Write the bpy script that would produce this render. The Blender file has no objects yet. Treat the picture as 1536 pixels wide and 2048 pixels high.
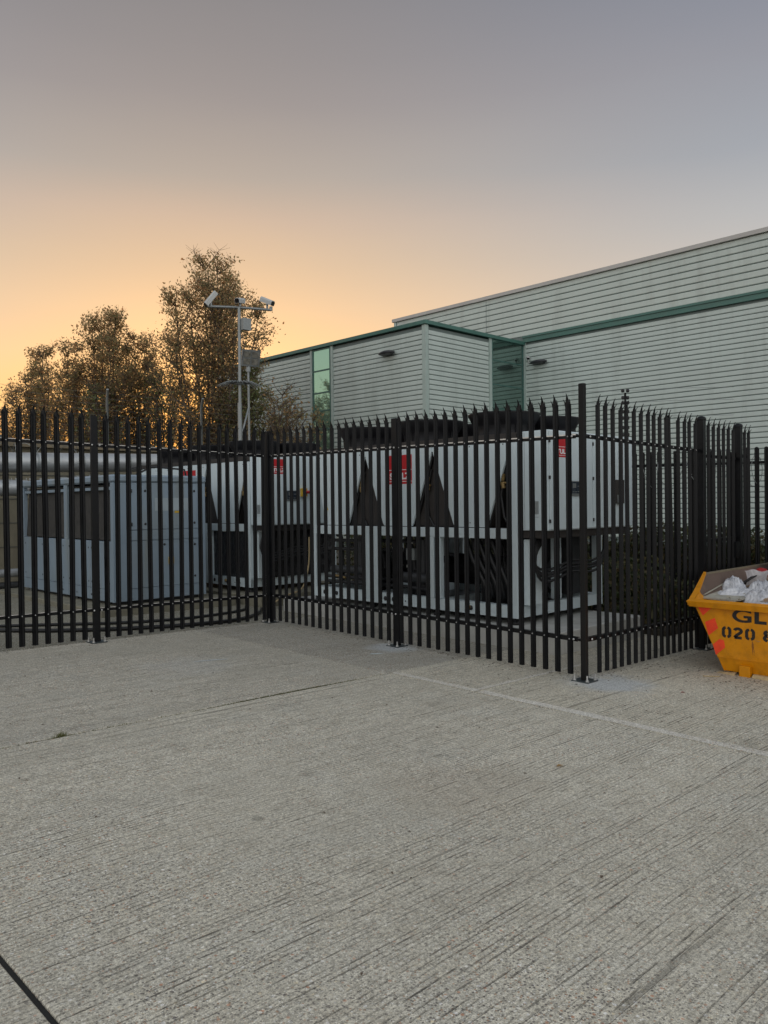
import bpy, math, random
import numpy as np
from mathutils import Vector, Matrix
random.seed(7); rng = np.random.default_rng(11)
R_ = math.radians
SX, SY = -0.01794, 0.01231           # fall of the concrete yard
def gz(x, y): return SX*x + SY*y

# ------------------------------------------------------------------ camera
scene = bpy.context.scene
col = scene.collection
FPX, YAW, PITCH, ROLL, CAMH = 1587.83, 0.7990815, -0.0096362, -0.0114167, 1.78592
cd = bpy.data.cameras.new('camera'); cam = bpy.data.objects.new('camera', cd); col.objects.link(cam)
cd.sensor_fit = 'VERTICAL'; cd.sensor_height = 24.0; cd.lens = 24.0*FPX/2048.0
cd.clip_start = .05; cd.clip_end = 3000
Fv = Vector((math.cos(YAW)*math.cos(PITCH), math.sin(YAW)*math.cos(PITCH), math.sin(PITCH)))
Rv = Fv.cross(Vector((0, 0, 1))).normalized(); Uv = Rv.cross(Fv)
R2 = math.cos(ROLL)*Rv + math.sin(ROLL)*Uv; U2 = -math.sin(ROLL)*Rv + math.cos(ROLL)*Uv
M = Matrix((R2, U2, -Fv)).transposed().to_4x4(); M.translation = Vector((0, 0, CAMH))
cam.matrix_world = M
scene.camera = cam

# ------------------------------------------------------------------ sky and sun
SUN_AZ = YAW + math.atan(365/1588.0)      # towards the trees, left of the view axis
SUN_EL = R_(2.2)
world = bpy.data.worlds.new('World'); scene.world = world; world.use_nodes = True
nt = world.node_tree; nt.nodes.clear()
N = nt.nodes.new; Lk = nt.links.new
def s2l(c): return tuple(((v/255)/12.92 if v/255 <= .04045 else ((v/255+.055)/1.055)**2.4) for v in c)
def wmath(op, a, b=None, clamp=False):
    n = N('ShaderNodeMath'); n.operation = op; n.use_clamp = clamp
    for i, v in enumerate((a, b)):
        if v is None: continue
        if isinstance(v, (int, float)): n.inputs[i].default_value = v
        else: Lk(v, n.inputs[i])
    return n.outputs[0]
tc = N('ShaderNodeTexCoord'); sep = N('ShaderNodeSeparateXYZ'); Lk(tc.outputs['Generated'], sep.inputs[0])
sx, sy, sz = sep.outputs
hl = wmath('SQRT', wmath('MAXIMUM', wmath('SUBTRACT', 1.0, wmath('MULTIPLY', sz, sz)), 1e-5))
dh = wmath('DIVIDE', wmath('ADD', wmath('MULTIPLY', sx, math.cos(SUN_AZ)), wmath('MULTIPLY', sy, math.sin(SUN_AZ))), hl)
ang = wmath('ARCCOSINE', wmath('MINIMUM', wmath('MAXIMUM', dh, -1.0), 1.0))
def ramp(fac, stops):
    r = N('ShaderNodeValToRGB'); e = r.color_ramp.elements; r.color_ramp.interpolation = 'EASE' if len(stops) == 2 else 'LINEAR'
    while len(e) < len(stops): e.new(.5)
    for k, (p_, c_) in enumerate(stops): e[k].position = p_; e[k].color = (*s2l(c_), 1)
    Lk(fac, r.inputs[0]); return r.outputs[0]
SA = [(0, (255, 148, 56)), (.07, (255, 176, 84)), (.13, (250, 192, 118)), (.18, (243, 196, 142)), (.235, (226, 190, 149)), (.284, (209, 181, 150)), (.333, (194, 172, 153)), (.38, (170, 160, 151)), (.45, (150, 143, 141)), (.53, (134, 130, 131)), (.75, (136, 137, 140)), (1, (150, 154, 162))]
SB = [(0, (238, 206, 174)), (.14, (228, 208, 184)), (.22, (206, 197, 188)), (.31, (178, 179, 181)), (.38, (158, 162, 170)), (.45, (146, 147, 156)), (.53, (130, 134, 147)), (.75, (128, 134, 146)), (1, (150, 154, 162))]
SC = [(0, (236, 232, 228)), (.14, (236, 233, 230)), (.31, (232, 231, 230)), (.53, (218, 220, 222)), (.75, (190, 194, 198)), (1, (150, 154, 162))]
EXPO = .42
def vscale(c, f):
    n = nt.nodes.new('ShaderNodeVectorMath'); n.operation = 'SCALE'; nt.links.new(c, n.inputs[0]); n.inputs[3].default_value = f; return n.outputs[0]
def wmix(f, a, b, mode='MIX'):
    m = N('ShaderNodeMix'); m.data_type = 'RGBA'; m.blend_type = mode
    if isinstance(f, float): m.inputs[0].default_value = f
    else: Lk(f, m.inputs[0])
    Lk(a, m.inputs[6]); Lk(b, m.inputs[7]); return m.outputs[2]
wn = N('ShaderNodeTexNoise'); wn.inputs['Scale'].default_value = 2.2; wn.inputs['Detail'].default_value = 4; wmp = N('ShaderNodeMapping'); wmp.inputs['Scale'].default_value = (1, 1, 4.5); Lk(tc.outputs['Generated'], wmp.inputs[0]); Lk(wmp.outputs[0], wn.inputs['Vector'])
fz = wmath('MAXIMUM', wmath('ADD', sz, wmath('MULTIPLY', wmath('SUBTRACT', wn.outputs[0], .5), .035)), 0.0)
def smooth(v, a, b):
    n = N('ShaderNodeMapRange'); n.interpolation_type = 'SMOOTHSTEP'; Lk(v, n.inputs[0]); n.inputs[1].default_value = a; n.inputs[2].default_value = b; return n.outputs[0]
skycol = wmix(smooth(ang, R_(0), R_(46)), ramp(fz, SA), ramp(fz, SB))
skycol = wmix(smooth(ang, R_(48), R_(135)), vscale(skycol, 2**-EXPO), ramp(fz, SC))
sundir = (math.cos(SUN_AZ)*math.cos(SUN_EL), math.sin(SUN_AZ)*math.cos(SUN_EL), math.sin(SUN_EL))
dp = N('ShaderNodeVectorMath'); dp.operation = 'DOT_PRODUCT'; Lk(tc.outputs['Generated'], dp.inputs[0]); dp.inputs[1].default_value = sundir
glow = wmath('MULTIPLY', wmath('POWER', wmath('MAXIMUM', dp.outputs['Value'], 0.0), 220.0), 1.2)
gcol = N('ShaderNodeVectorMath'); gcol.operation = 'SCALE'; gcol.inputs[0].default_value = (1.0, .42, .10); Lk(glow, gcol.inputs[3])
addn = N('ShaderNodeVectorMath'); addn.operation = 'ADD'; Lk(skycol, addn.inputs[0]); Lk(gcol.outputs[0], addn.inputs[1])
bg = N('ShaderNodeBackground'); Lk(addn.outputs[0], bg.inputs[0]); bg.inputs[1].default_value = 1.0
nish = N('ShaderNodeTexSky'); nish.sky_type = 'NISHITA'; nish.sun_disc = False; nish.sun_elevation = SUN_EL; nish.sun_rotation = math.pi/2 - SUN_AZ; nish.dust_density = 2.5
bg2 = N('ShaderNodeBackground'); Lk(nish.outputs[0], bg2.inputs[0]); bg2.inputs[1].default_value = .02
adds = N('ShaderNodeAddShader'); Lk(bg.outputs[0], adds.inputs[0]); Lk(bg2.outputs[0], adds.inputs[1])
outw = N('ShaderNodeOutputWorld'); Lk(adds.outputs[0], outw.inputs[0])
sl = bpy.data.lights.new('sun', 'SUN'); sl.energy = .5; sl.color = (1, .62, .32); sl.angle = R_(8)
sun = bpy.data.objects.new('sun', sl); col.objects.link(sun)
sun.rotation_euler = Vector(sundir).to_track_quat('Z', 'Y').to_euler()
vs = scene.view_settings; vs.view_transform = 'Standard'; vs.look = 'None'; vs.exposure = EXPO; vs.gamma = 1; vs.use_curve_mapping = False
scene.cycles.max_bounces = 6; scene.cycles.transparent_max_bounces = 8

# ------------------------------------------------------------------ materials
class Mat:
    def __init__(s, name, color=(.5, .5, .5), rough=.6, metal=0.0, spec=.5):
        s.m = bpy.data.materials.new(name); s.m.use_nodes = True; s.t = s.m.node_tree
        s.b = s.t.nodes['Principled BSDF']; s.out = s.t.nodes['Material Output']
        s.b.inputs['Base Color'].default_value = (*color, 1); s.b.inputs['Roughness'].default_value = rough
        s.b.inputs['Metallic'].default_value = metal; s.b.inputs['Specular IOR Level'].default_value = spec
        s.color = color
    def n(s, t, **k):
        x = s.t.nodes.new(t)
        for a, b in k.items(): setattr(x, a, b)
        return x
    def l(s, a, b): s.t.links.new(a, b)
    def coord(s, scale=(1, 1, 1), rot=(0, 0, 0), kind='Object'):
        if kind == 'World':
            g = s.n('ShaderNodeNewGeometry').outputs['Position']
        else: g = s.n('ShaderNodeTexCoord').outputs[kind]
        mp = s.n('ShaderNodeMapping'); mp.inputs['Scale'].default_value = scale; mp.inputs['Rotation'].default_value = rot
        s.l(g, mp.inputs[0]); return mp.outputs[0]
    def noise(s, vec, scale, detail=4, rough=.55):
        x = s.n('ShaderNodeTexNoise'); x.inputs['Scale'].default_value = scale; x.inputs['Detail'].default_value = detail; x.inputs['Roughness'].default_value = rough
        s.l(vec, x.inputs['Vector']); return x.outputs[0]
    def rng(s, v, a, b, c=0.0, d=1.0, smooth=False):
        x = s.n('ShaderNodeMapRange'); s.l(v, x.inputs[0])
        if smooth: x.interpolation_type = 'SMOOTHSTEP'
        for i, q in enumerate((a, b, c, d)): x.inputs[i+1].default_value = q
        return x.outputs[0]
    def mix(s, f, a, b, mode='MIX'):
        x = s.n('ShaderNodeMix', data_type='RGBA', blend_type=mode)
        for i, v in ((0, f), (6, a), (7, b)):
            if isinstance(v, (int, float)): x.inputs[i].default_value = v
            elif isinstance(v, tuple): x.inputs[i].default_value = (*v[:3], 1)
            else: s.l(v, x.inputs[i])
        return x.outputs[2]
    def math(s, op, a, b=None):
        x = s.n('ShaderNodeMath', operation=op)
        for i, v in enumerate((a, b)):
            if v is None: continue
            if isinstance(v, (int, float)): x.inputs[i].default_value = v
            else: s.l(v, x.inputs[i])
        return x.outputs[0]
    def base(s, c): s.l(c, s.b.inputs['Base Color'])
    def bump(s, h, strength=.3, dist=.01, prev=None):
        x = s.n('ShaderNodeBump'); x.inputs['Strength'].default_value = strength; x.inputs['Distance'].default_value = dist
        s.l(h, x.inputs['Height'])
        if prev is not None: s.l(prev, x.inputs['Normal'])
        s.l(x.outputs[0], s.b.inputs['Normal']); return x.outputs[0]

def simple(name, color, rough=.5, metal=0.0, var=.12, scale=3.0, dirt=None, dirtamt=.3, dirtscale=1.2, streak=False, spec=.5, kind='World'):
    m = Mat(name, color, rough, metal, spec)
    v = m.coord(kind=kind); a = m.noise(v, scale, 5)
    dk = tuple(c*(1-var) for c in color); lt = tuple(min(1, c*(1+var)) for c in color)
    c = m.mix(m.rng(a, .3, .7), dk, lt)
    if dirt:
        v2 = m.coord((dirtscale, dirtscale, dirtscale*(.12 if streak else 1)), kind=kind)
        c = m.mix(m.rng(m.noise(v2, 3, 6, .65), .5, .75, 0, dirtamt), c, dirt)
    m.base(c)
    m.l(m.rng(a, .3, .7, max(.02, rough-.07), min(1, rough+.1)), m.b.inputs['Roughness'])
    return m

def concrete(name, tint=(.40, .395, .365), groove=1.0, dark=1.0, stains=()):
    m = Mat(name, tint, .9, 0, .3)
    g = m.coord(kind='World')
    big = m.noise(g, .45, 5); mid = m.noise(g, 2.2, 6, .6); fine = m.noise(g, 26, 4, .7)
    c0 = tuple(t*.80*dark for t in tint); c1 = tuple(t*1.10*dark for t in tint)
    c = m.mix(m.rng(big, .3, .7), c0, c1)
    c = m.mix(m.rng(mid, .32, .7, 0, .55), c, tuple(t*.70*dark for t in tint))
    c = m.mix(m.rng(fine, .35, .72, 0, .45), c, tuple(min(1, t*1.25*dark) for t in tint))
    grit = m.noise(g, 150, 3, .8)
    pit = m.math('MULTIPLY', m.rng(m.noise(g, 19, 5, .75), .55, .66), m.rng(m.noise(g, 2.6, 4), .40, .6, .25, 1))
    c = m.mix(m.rng(m.noise(g, 6.5, 6, .7), .44, .66, 0, .42), c, tuple(t*k_ for t, k_ in zip(tint, (.60, .56, .50))))
    c = m.mix(m.math('MULTIPLY', pit, .5), c, tuple(t*.30 for t in tint))
    c = m.mix(m.rng(m.noise(g, 1.7, 3), .52, .7, 0, .3), c, tuple(t*k_ for t, k_ in zip(tint, (.84, .90, .98))))
    c = m.mix(m.rng(grit, .42, .62, 0, .75), c, tuple(t*.38*dark for t in tint), 'MIX')
    def stones(scale, seed_thr, d0, d1, cols):
        vo = m.n('ShaderNodeTexVoronoi'); vo.inputs['Scale'].default_value = scale; m.l(g, vo.inputs['Vector'])
        sepc = m.n('ShaderNodeSeparateColor'); m.l(vo.outputs['Color'], sepc.inputs[0])
        rr = m.n('ShaderNodeValToRGB'); rr.color_ramp.interpolation = 'CONSTANT'; e = rr.color_ramp.elements
        while len(e) < len(cols): e.new(.5)
        for k, c_ in enumerate(cols): e[k].position = k/len(cols); e[k].color = (*c_, 1)
        m.l(sepc.outputs[0], rr.inputs[0])
        return m.math('MULTIPLY', m.rng(vo.outputs['Distance'], d0, d1, 1, 0), m.math('GREATER_THAN', sepc.outputs[1], seed_thr)), rr.outputs[0]
    wear = m.rng(m.noise(g, .9, 5, .65), .35, .62, .35, 1)
    stone, scol = stones(95, .30, .34, .50, [(.24, .225, .20), (.62, .60, .52), (.30, .27, .24), (.85, .82, .72), (.50, .46, .38), (.52, .34, .23), (.20, .185, .17), (.90, .88, .80), (.68, .62, .48)])
    stone = m.math('MULTIPLY', stone, wear); c = m.mix(stone, c, scol)
    peb, pcol = stones(44, .70, .24, .38, [(.85, .82, .72), (.62, .56, .44), (.58, .33, .22), (.22, .20, .18), (.80, .70, .50), (.9, .88, .82)])
    peb = m.math('MULTIPLY', peb, wear); c = m.mix(peb, c, pcol)
    # tined grooves running along X: long straight close rows, broken up along their length
    wob = m.noise(m.coord((.35, .8, 1), kind='World'), 1.0, 2)
    sp_ = m.n('ShaderNodeSeparateXYZ'); m.l(g, sp_.inputs[0])
    ph = m.math('ADD', m.math('MULTIPLY', sp_.outputs[1], 2*math.pi/.031), m.math('MULTIPLY', wob, 34.0))
    row = m.rng(m.math('SINE', ph), .45, .92)
    rowamp = m.rng(m.noise(m.coord((.10, 23, 1), kind='World'), 1.0, 2, .5), .42, .66, 0, 1)
    brk = m.rng(m.noise(m.coord((5.5, 40, 1), kind='World'), 1.0, 4, .7), .46, .60)
    area = m.rng(m.noise(g, .38, 4, .55), .36, .56, .55, 1)
    gr = m.math('MULTIPLY', m.math('MULTIPLY', row, m.math('ADD', rowamp, .35)), m.math('MULTIPLY', m.math('ADD', brk, .12), area))
    longl = m.math('MULTIPLY', m.rng(m.noise(m.coord((.05, 17, 1), kind='World'), 1.0, 2, .4), .665, .69), m.rng(m.noise(m.coord((1.2, 9, 1), kind='World'), 1.0, 3), .40, .58))
    gr = m.math('MAXIMUM', gr, m.math('MULTIPLY', longl, .75))
    c = m.mix(m.math('MULTIPLY', gr, .72*groove), c, tuple(t*.22 for t in tint))
    # oily blotches with a shape of their own
    bl = m.noise(g, 1.35, 7, .72)
    c = m.mix(m.rng(bl, .63, .74, 0, .45), c, (.10, .092, .078))
    c = m.mix(m.rng(m.noise(m.coord((.5, 1.2, 1), kind='World'), .8, 3, .5), .46, .68, 0, .42), c, tuple(t*.55 for t in tint))
    for (px, py, r, cc, amt) in stains:
        d = m.n('ShaderNodeVectorMath', operation='DISTANCE'); gg = m.coord(kind='World')
        ad = m.n('ShaderNodeVectorMath', operation='ADD'); nn = m.n('ShaderNodeTexNoise'); nn.inputs['Scale'].default_value = 3.5; nn.inputs['Detail'].default_value = 6; m.l(gg, nn.inputs['Vector'])
        sc = m.n('ShaderNodeVectorMath', operation='SCALE'); m.l(nn.outputs['Color'], sc.inputs[0]); sc.inputs[3].default_value = r*1.1
        m.l(gg, ad.inputs[0]); m.l(sc.outputs[0], ad.inputs[1])
        m.l(ad.outputs[0], d.inputs[0]); d.inputs[1].default_value = (px+r*.55, py+r*.55, gz(px, py)+r*.55)
        c = m.mix(m.rng(d.outputs['Value'], r*.3, r, amt, 0, True), c, cc)
    gn_ = m.rng(m.noise(g, 52, 5, .85), .36, .64, .60, 1.34)
    vm = m.n('ShaderNodeVectorMath', operation='SCALE'); m.l(c, vm.inputs[0]); m.l(gn_, vm.inputs[3]); c = vm.outputs[0]
    m.base(c)
    h = m.math('SUBTRACT', m.math('ADD', m.math('MULTIPLY', fine, .5), m.math('MULTIPLY', stone, .35)), m.math('MULTIPLY', gr, .9*groove))
    m.bump(h, 1.0, .008)
    return m

DUST = (.50, .53, .54)
M_ = {}
M_['yard_grey'] = concrete('yard_concrete', (.82, .77, .635), 1.0, 1.0, [(7.35, 4.15, .55, DUST, .75), (2.62, 3.76, .06, (.14, .13, .10), .45), (3.3, 4.15, .09, (.22, .19, .15), .35), (3.9, 3.3, .7, (.40, .33, .25), .22)])
M_['yard_left'] = concrete('yard_concrete_left', (.69, .65, .54), .8, 1.0, [(4.6, 7.9, .7, (.55, .55, .52), .3)])
M_['yard_right'] = concrete('yard_concrete_right', (.82, .765, .62), 1.1, 1.0, [(7.3, 4.2, .6, DUST, .8)])
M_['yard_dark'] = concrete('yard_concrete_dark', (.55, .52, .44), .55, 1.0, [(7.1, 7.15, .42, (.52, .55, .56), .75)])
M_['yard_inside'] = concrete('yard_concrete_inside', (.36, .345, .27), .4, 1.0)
M_['plinth'] = simple('plinth_concrete', (.24, .225, .17), .9, 0, .2, 5, (.12, .12, .09), .6, 1.0, True)
M_['plinth_new'] = simple('plinth_new_concrete', (.52, .52, .49), .85, 0, .12, 4, (.28, .27, .22), .5, 1.2, True)
M_['soil'] = simple('soil', (.055, .045, .032), .95, 0, .5, 9)
M_['sealant'] = simple('joint_sealant', (.022, .022, .020), .9, 0, .3, 20)
M_['black'] = simple('black_paint', (.0035, .004, .0052), .38, 0, .35, 8, (.011, .010, .010), .3, 3, True, .25)
M_['black_rust'] = simple('black_paint_brown', (.0055, .0055, .0058), .5, 0, .35, 8, (.012, .011, .010), .5, 3, True, .25)
M_['zinc'] = simple('zinc_bolt', (.55, .55, .54), .38, .8, .15, 30)
M_['plate'] = simple('base_plate_steel', (.07, .085, .09), .35, .6, .2, 12)
M_['clad'] = simple('cladding_paint', (.575, .65, .61), .42, 0, .05, .8, (.30, .33, .29), .35, .5, True)
M_['clad_up'] = simple('cladding_paint_upper', (.59, .655, .605), .45, 0, .05, .8, (.32, .33, .29), .35, .5, True)
M_['groove'] = simple('cladding_back', (.17, .21, .20), .7, 0, .1)  # backing coloured dark to paint in the shadow lines under the board lips
M_['trim'] = simple('trim_pale_green', (.44, .53, .49), .4, 0, .06, 2)
M_['green'] = simple('green_trim', (.07, .18, .15), .38, 0, .12, 1.5, (.10, .16, .13), .4, 1)
M_['coping'] = simple('grey_coping', (.52, .50, .47), .5, 0, .08, 1)
M_['frame_green'] = simple('window_frame_green', (.06, .15, .13), .4, 0, .1)
M_['white'] = simple('chiller_white', (.64, .735, .765), .33, 0, .035, 1.5, (.48, .50, .46), .35, 1.3, True, kind='Object')
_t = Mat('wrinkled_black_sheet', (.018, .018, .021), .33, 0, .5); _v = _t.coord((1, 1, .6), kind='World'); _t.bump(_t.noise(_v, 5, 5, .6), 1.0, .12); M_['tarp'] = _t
M_['brownpanel'] = simple('black_panel', (.035, .030, .027), .6, 0, .25, 4)
M_['cowl'] = simple('fan_cowl_plastic', (.008, .008, .010), .5, 0, .25, 5, spec=.3)
M_['dark'] = simple('dark_machinery', (.022, .022, .024), .5, 0, .4, 8)
M_['darkgrey'] = simple('dark_grey_machinery', (.05, .052, .055), .45, .2, .3, 8)
M_['rubber'] = simple('black_rubber', (.012, .012, .013), .38, 0, .3, 9)
M_['brass'] = simple('brass_fitting', (.30, .21, .09), .45, .7, .3, 20)
M_['red'] = simple('red_print', (.52, .012, .02), .4, 0, .05, 3)
M_['redsleeve'] = simple('red_plastic', (.45, .02, .02), .4, 0, .1, 3)
M_['whiteprint'] = simple('white_print', (.82, .82, .82), .4, 0, .02, 3)
M_['yellowmark'] = simple('yellow_plastic', (.62, .40, .04), .45, 0, .15, 9)
M_['acgrey'] = simple('plant_unit_blue_grey', (.25, .32, .385), .42, 0, .05, 1.5, (.24, .24, .19), .6, .9, True, kind='Object')
M_['mesh_dark'] = simple('coil_face', (.045, .042, .038), .75, 0, .4, 14)
M_['duct'] = simple('duct_foil', (.46, .48, .49), .42, .55, .12, 1.5, (.22, .22, .2), .6, .8)
M_['oldwall'] = simple('old_wall', (.26, .235, .17), .9, 0, .25, 1.3, (.13, .12, .09), .6, .8, True)
M_['roofgrey'] = simple('roof_sheet', (.10, .105, .10), .8, 0, .25, 1.5)
M_['fascia'] = simple('old_fascia', (.20, .165, .11), .85, 0, .25, 3)
M_['galv'] = simple('galvanised_steel', (.27, .29, .29), .4, .5, .12, 2.5)
M_['camwhite'] = simple('camera_housing', (.50, .51, .50), .4, 0, .05, 4)
M_['lens'] = Mat('dark_lens', (.01, .01, .012), .08)
M_['lamp_glass'] = simple('floodlight_glass', (.30, .29, .25), .12, .3, .4, 8)
M_['lumin'] = simple('bulkhead_dark', (.035, .037, .042), .35, 0, .2, 4)
M_['yellow'] = simple('skip_yellow', (.68, .265, .002), .45, 0, .10, 4, (.25, .10, .01), .45, 2.5, spec=.3)
_m = M_['yellow']; _v = _m.coord(kind='World'); _prev = _m.b.inputs['Base Color'].links[0].from_socket
_c = _m.mix(_m.rng(_m.noise(_m.coord((14, 14, 3), kind='World'), 1.0, 6, .75), .63, .68, 0, .8), _prev, (.16, .055, .02))
_c = _m.mix(_m.rng(_m.noise(_m.coord((3, 3, 22), kind='World'), 2.0, 5, .7), .655, .69, 0, .7), _c, (.28, .20, .12))
_m.base(_c); _m.bump(_m.noise(_v, 3.2, 3), .55, .05)
M_['orange'] = simple('orange_reflector', (.95, .065, .012), .45, 0, .12, 14, (.50, .08, .03), .3, 6)
M_['letter'] = simple('black_stencil_paint', (.012, .011, .010), .6, 0, .2, 20)
M_['ply'] = simple('worn_brown_board', (.12, .08, .062), .75, 0, .2, 4, (.22, .17, .13), .3, 3)
M_['card'] = simple('cardboard', (.38, .27, .18), .85, 0, .15, 5)
M_['paleboard'] = simple('pale_board', (.42, .40, .33), .8, 0, .2, 8, (.15, .14, .12), .6, 8)
M_['rubble'] = simple('skip_rubbish', (.16, .14, .12), .9, 0, .6, 25)
M_['wood'] = simple('splintered_wood', (.52, .40, .22), .8, 0, .2, 20)
M_['bark'] = simple('bark', (.12, .09, .065), .9, 0, .4, 6)
M_['reflect_green'] = simple('bin_dark', (.02, .025, .03), .4)
_m = M_['letter']; _v = _m.coord(kind='World'); _prev = _m.b.inputs['Base Color'].links[0].from_socket
_m.base(_m.mix(_m.rng(_m.noise(_v, 38, 5, .8), .60, .68, 0, .75), _prev, (.45, .19, .01)))
def leafmat(name, cs, trans=.35):
    m = Mat(name, cs[0], .55)
    oi = m.n('ShaderNodeNewGeometry'); r = m.n('ShaderNodeValToRGB'); e = r.color_ramp.elements
    while len(e) < len(cs): e.new(.5)
    for k, c in enumerate(cs): e[k].position = k/(len(cs)-1); e[k].color = (*c, 1)
    m.l(oi.outputs['Random Per Island'], r.inputs[0]); m.base(r.outputs[0])
    tr = m.n('ShaderNodeBsdfTranslucent'); m.l(r.outputs[0], tr.inputs[0]); ms = m.n('ShaderNodeMixShader'); ms.inputs[0].default_value = trans
    m.l(m.b.outputs[0], ms.inputs[1]); m.l(tr.outputs[0], ms.inputs[2]); m.l(ms.outputs[0], m.out.inputs[0]); return m
M_['leaf'] = leafmat('autumn_leaf', [(.27, .25, .12), (.42, .32, .16), (.29, .30, .14), (.56, .33, .16), (.30, .25, .14), (.64, .34, .14)], .66)
M_['leaf_green'] = leafmat('dark_green_leaf', [(.16, .19, .08), (.22, .25, .10), (.30, .27, .12)], .58)
M_['hedge'] = leafmat('hedge_leaf', [(.035, .055, .02), (.06, .085, .03), (.10, .10, .035), (.15, .11, .045), (.05, .075, .03)], .25)
M_['deadleaf'] = leafmat('fallen_leaf', [(.35, .19, .06), (.10, .06, .03)], .1)
M_['deadleaf_y'] = simple('yellow_fallen_leaf', (.55, .33, .10), .7)
M_['grasstuft'] = leafmat('weed', [(.10, .12, .03), (.16, .15, .05)], .3)
def glassm(name, tint, metal=.75, rough=.03):
    m = Mat(name, tint, rough, metal); v = m.coord(kind='World'); m.bump(m.noise(v, .7, 2), .04, .02); return m
M_['glass'] = glassm('green_reflective_glass', (.34, .58, .48))
M_['glass_dark'] = glassm('dark_green_glass', (.20, .29, .26), .85)
pb = Mat('plastic_bag', (.74, .76, .80), .25, 0, .6); pb.b.inputs['Transmission Weight'].default_value = .12
v = pb.coord(kind='World'); pb.bump(pb.noise(v, 28, 6, .7), .8, .02); pb.base(pb.mix(pb.rng(pb.noise(v, 9, 4), .35, .7), (.86, .87, .90), (.62, .64, .70))); M_['bag'] = pb
cb = Mat('clear_plastic_bag', (.62, .58, .58), .2, 0, .6); v = cb.coord(kind='World'); cb.bump(cb.noise(v, 30, 5), .8, .02); M_['bagclear'] = cb
M_['paint_mark'] = simple('pale_paint_mark', (.55, .60, .60), .8, 0, .25, 30)
M_['panel_lcd'] = simple('control_panel_face', (.03, .04, .055), .25, 0, .1)
M_['diamond'] = simple('green_sticker', (.03, .22, .13), .5)

# ------------------------------------------------------------------ mesh helpers
class MB:
    def __init__(s): s.v = []; s.f = []; s.sm = []
    def add(s, vs, fs, smooth=False):
        o = len(s.v); s.v += [tuple(v) for v in vs]; s.f += [tuple(i+o for i in f) for f in fs]; s.sm += [smooth]*len(fs); return s
    def box(s, x0, x1, y0, y1, z0, z1):
        vs = [(x, y, z) for z in (z0, z1) for x, y in ((x0, y0), (x1, y0), (x1, y1), (x0, y1))]
        return s.add(vs, [(3, 2, 1, 0), (4, 5, 6, 7), (0, 1, 5, 4), (1, 2, 6, 5), (2, 3, 7, 6), (3, 0, 4, 7)])
    def bbox(s, x0, x1, y0, y1, z0, z1, b=.006):
        """box with chamfered vertical and top edges"""
        def ring(i, z): return [(x0+i+b, y0+i, z), (x1-i-b, y0+i, z), (x1-i, y0+i+b, z), (x1-i, y1-i-b, z), (x1-i-b, y1-i, z), (x0+i+b, y1-i, z), (x0+i, y1-i-b, z), (x0+i, y0+i+b, z)]
        rs = [ring(b, z0), ring(0, z0+b), ring(0, z1-b), ring(b, z1)]
        vs = [p for r in rs for p in r]; fs = [tuple(range(7, -1, -1)), tuple(range(24, 32))]
        for k in range(3):
            for i in range(8): j = (i+1) % 8; fs.append((k*8+i, k*8+j, k*8+8+j, k*8+8+i))
        return s.add(vs, fs)
    def prism(s, pts, d, cap=True):
        """closed 3D polygon pts extruded by vector d"""
        n = len(pts); d = Vector(d); vs = [Vector(p) for p in pts] + [Vector(p)+d for p in pts]
        fs = [(i, (i+1) % n, n+(i+1) % n, n+i) for i in range(n)]
        if cap: fs += [tuple(range(n-1, -1, -1)), tuple(range(n, 2*n))]
        return s.add(vs, fs)
    def tube(s, pts, r, n=8, cap=True, smooth=True):
        pts = [Vector(p) for p in pts]; m = len(pts); rad = r if hasattr(r, '__len__') else [r]*m
        vs = []; up = None
        for i, p in enumerate(pts):
            t = (pts[min(i+1, m-1)]-pts[max(i-1, 0)])
            if t.length < 1e-9: t = Vector((0, 0, 1))
            t.normalize()
            if up is None or abs(up.dot(t)) > .95: up = Vector((0, 0, 1)) if abs(t.z) < .9 else Vector((1, 0, 0))
            a = t.cross(up).normalized(); b = a.cross(t); up = b
            for k in range(n):
                th = 2*math.pi*k/n; vs.append(p + (a*math.cos(th)+b*math.sin(th))*rad[i])
        fs = [(i*n+k, i*n+(k+1) % n, (i+1)*n+(k+1) % n, (i+1)*n+k) for i in range(m-1) for k in range(n)]
        s.add(vs, fs, smooth)
        if cap: s.add(vs[:n], [tuple(range(n-1, -1, -1))]); s.add(vs[-n:], [tuple(range(n))])
        return s
    def lathe(s, c, prof, n=24, axis='z', smooth=True):
        vs = []
        for r, h in prof:
            for k in range(n):
                a = 2*math.pi*k/n; q = (r*math.cos(a), r*math.sin(a), h)
                if axis == 'x': q = (h, q[0], q[1])
                if axis == 'y': q = (q[0], h, q[1])
                vs.append((c[0]+q[0], c[1]+q[1], c[2]+q[2]))
        return s.add(vs, [(i*n+k, i*n+(k+1) % n, (i+1)*n+(k+1) % n, (i+1)*n+k) for i in range(len(prof)-1) for k in range(n)], smooth)
    def mesh(s, name, mat, off=(0, 0, 0)):
        me = bpy.data.meshes.new(name)
        ox, oy, oz = off
        me.from_pydata([(x-ox, y-oy, z-oz) for x, y, z in s.v], [], s.f)
        if any(s.sm): me.polygons.foreach_set('use_smooth', s.sm)
        if mat is not None: me.materials.append(M_[mat].m if isinstance(mat, str) else mat)
        me.update(); return me
def origin(p):
    o = Vector((0, 0, 0))
    while p is not None: o += p.location; p = p.parent
    return o
def part(name, mb, mat, parent=None, label=None, kind=None):
    off = origin(parent); ob = bpy.data.objects.new(name, mb.mesh(name, mat, off) if isinstance(mb, MB) else mb)
    col.objects.link(ob); ob.parent = parent
    if label: ob['label'] = label
    if kind: ob['kind'] = kind
    return ob
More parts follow.
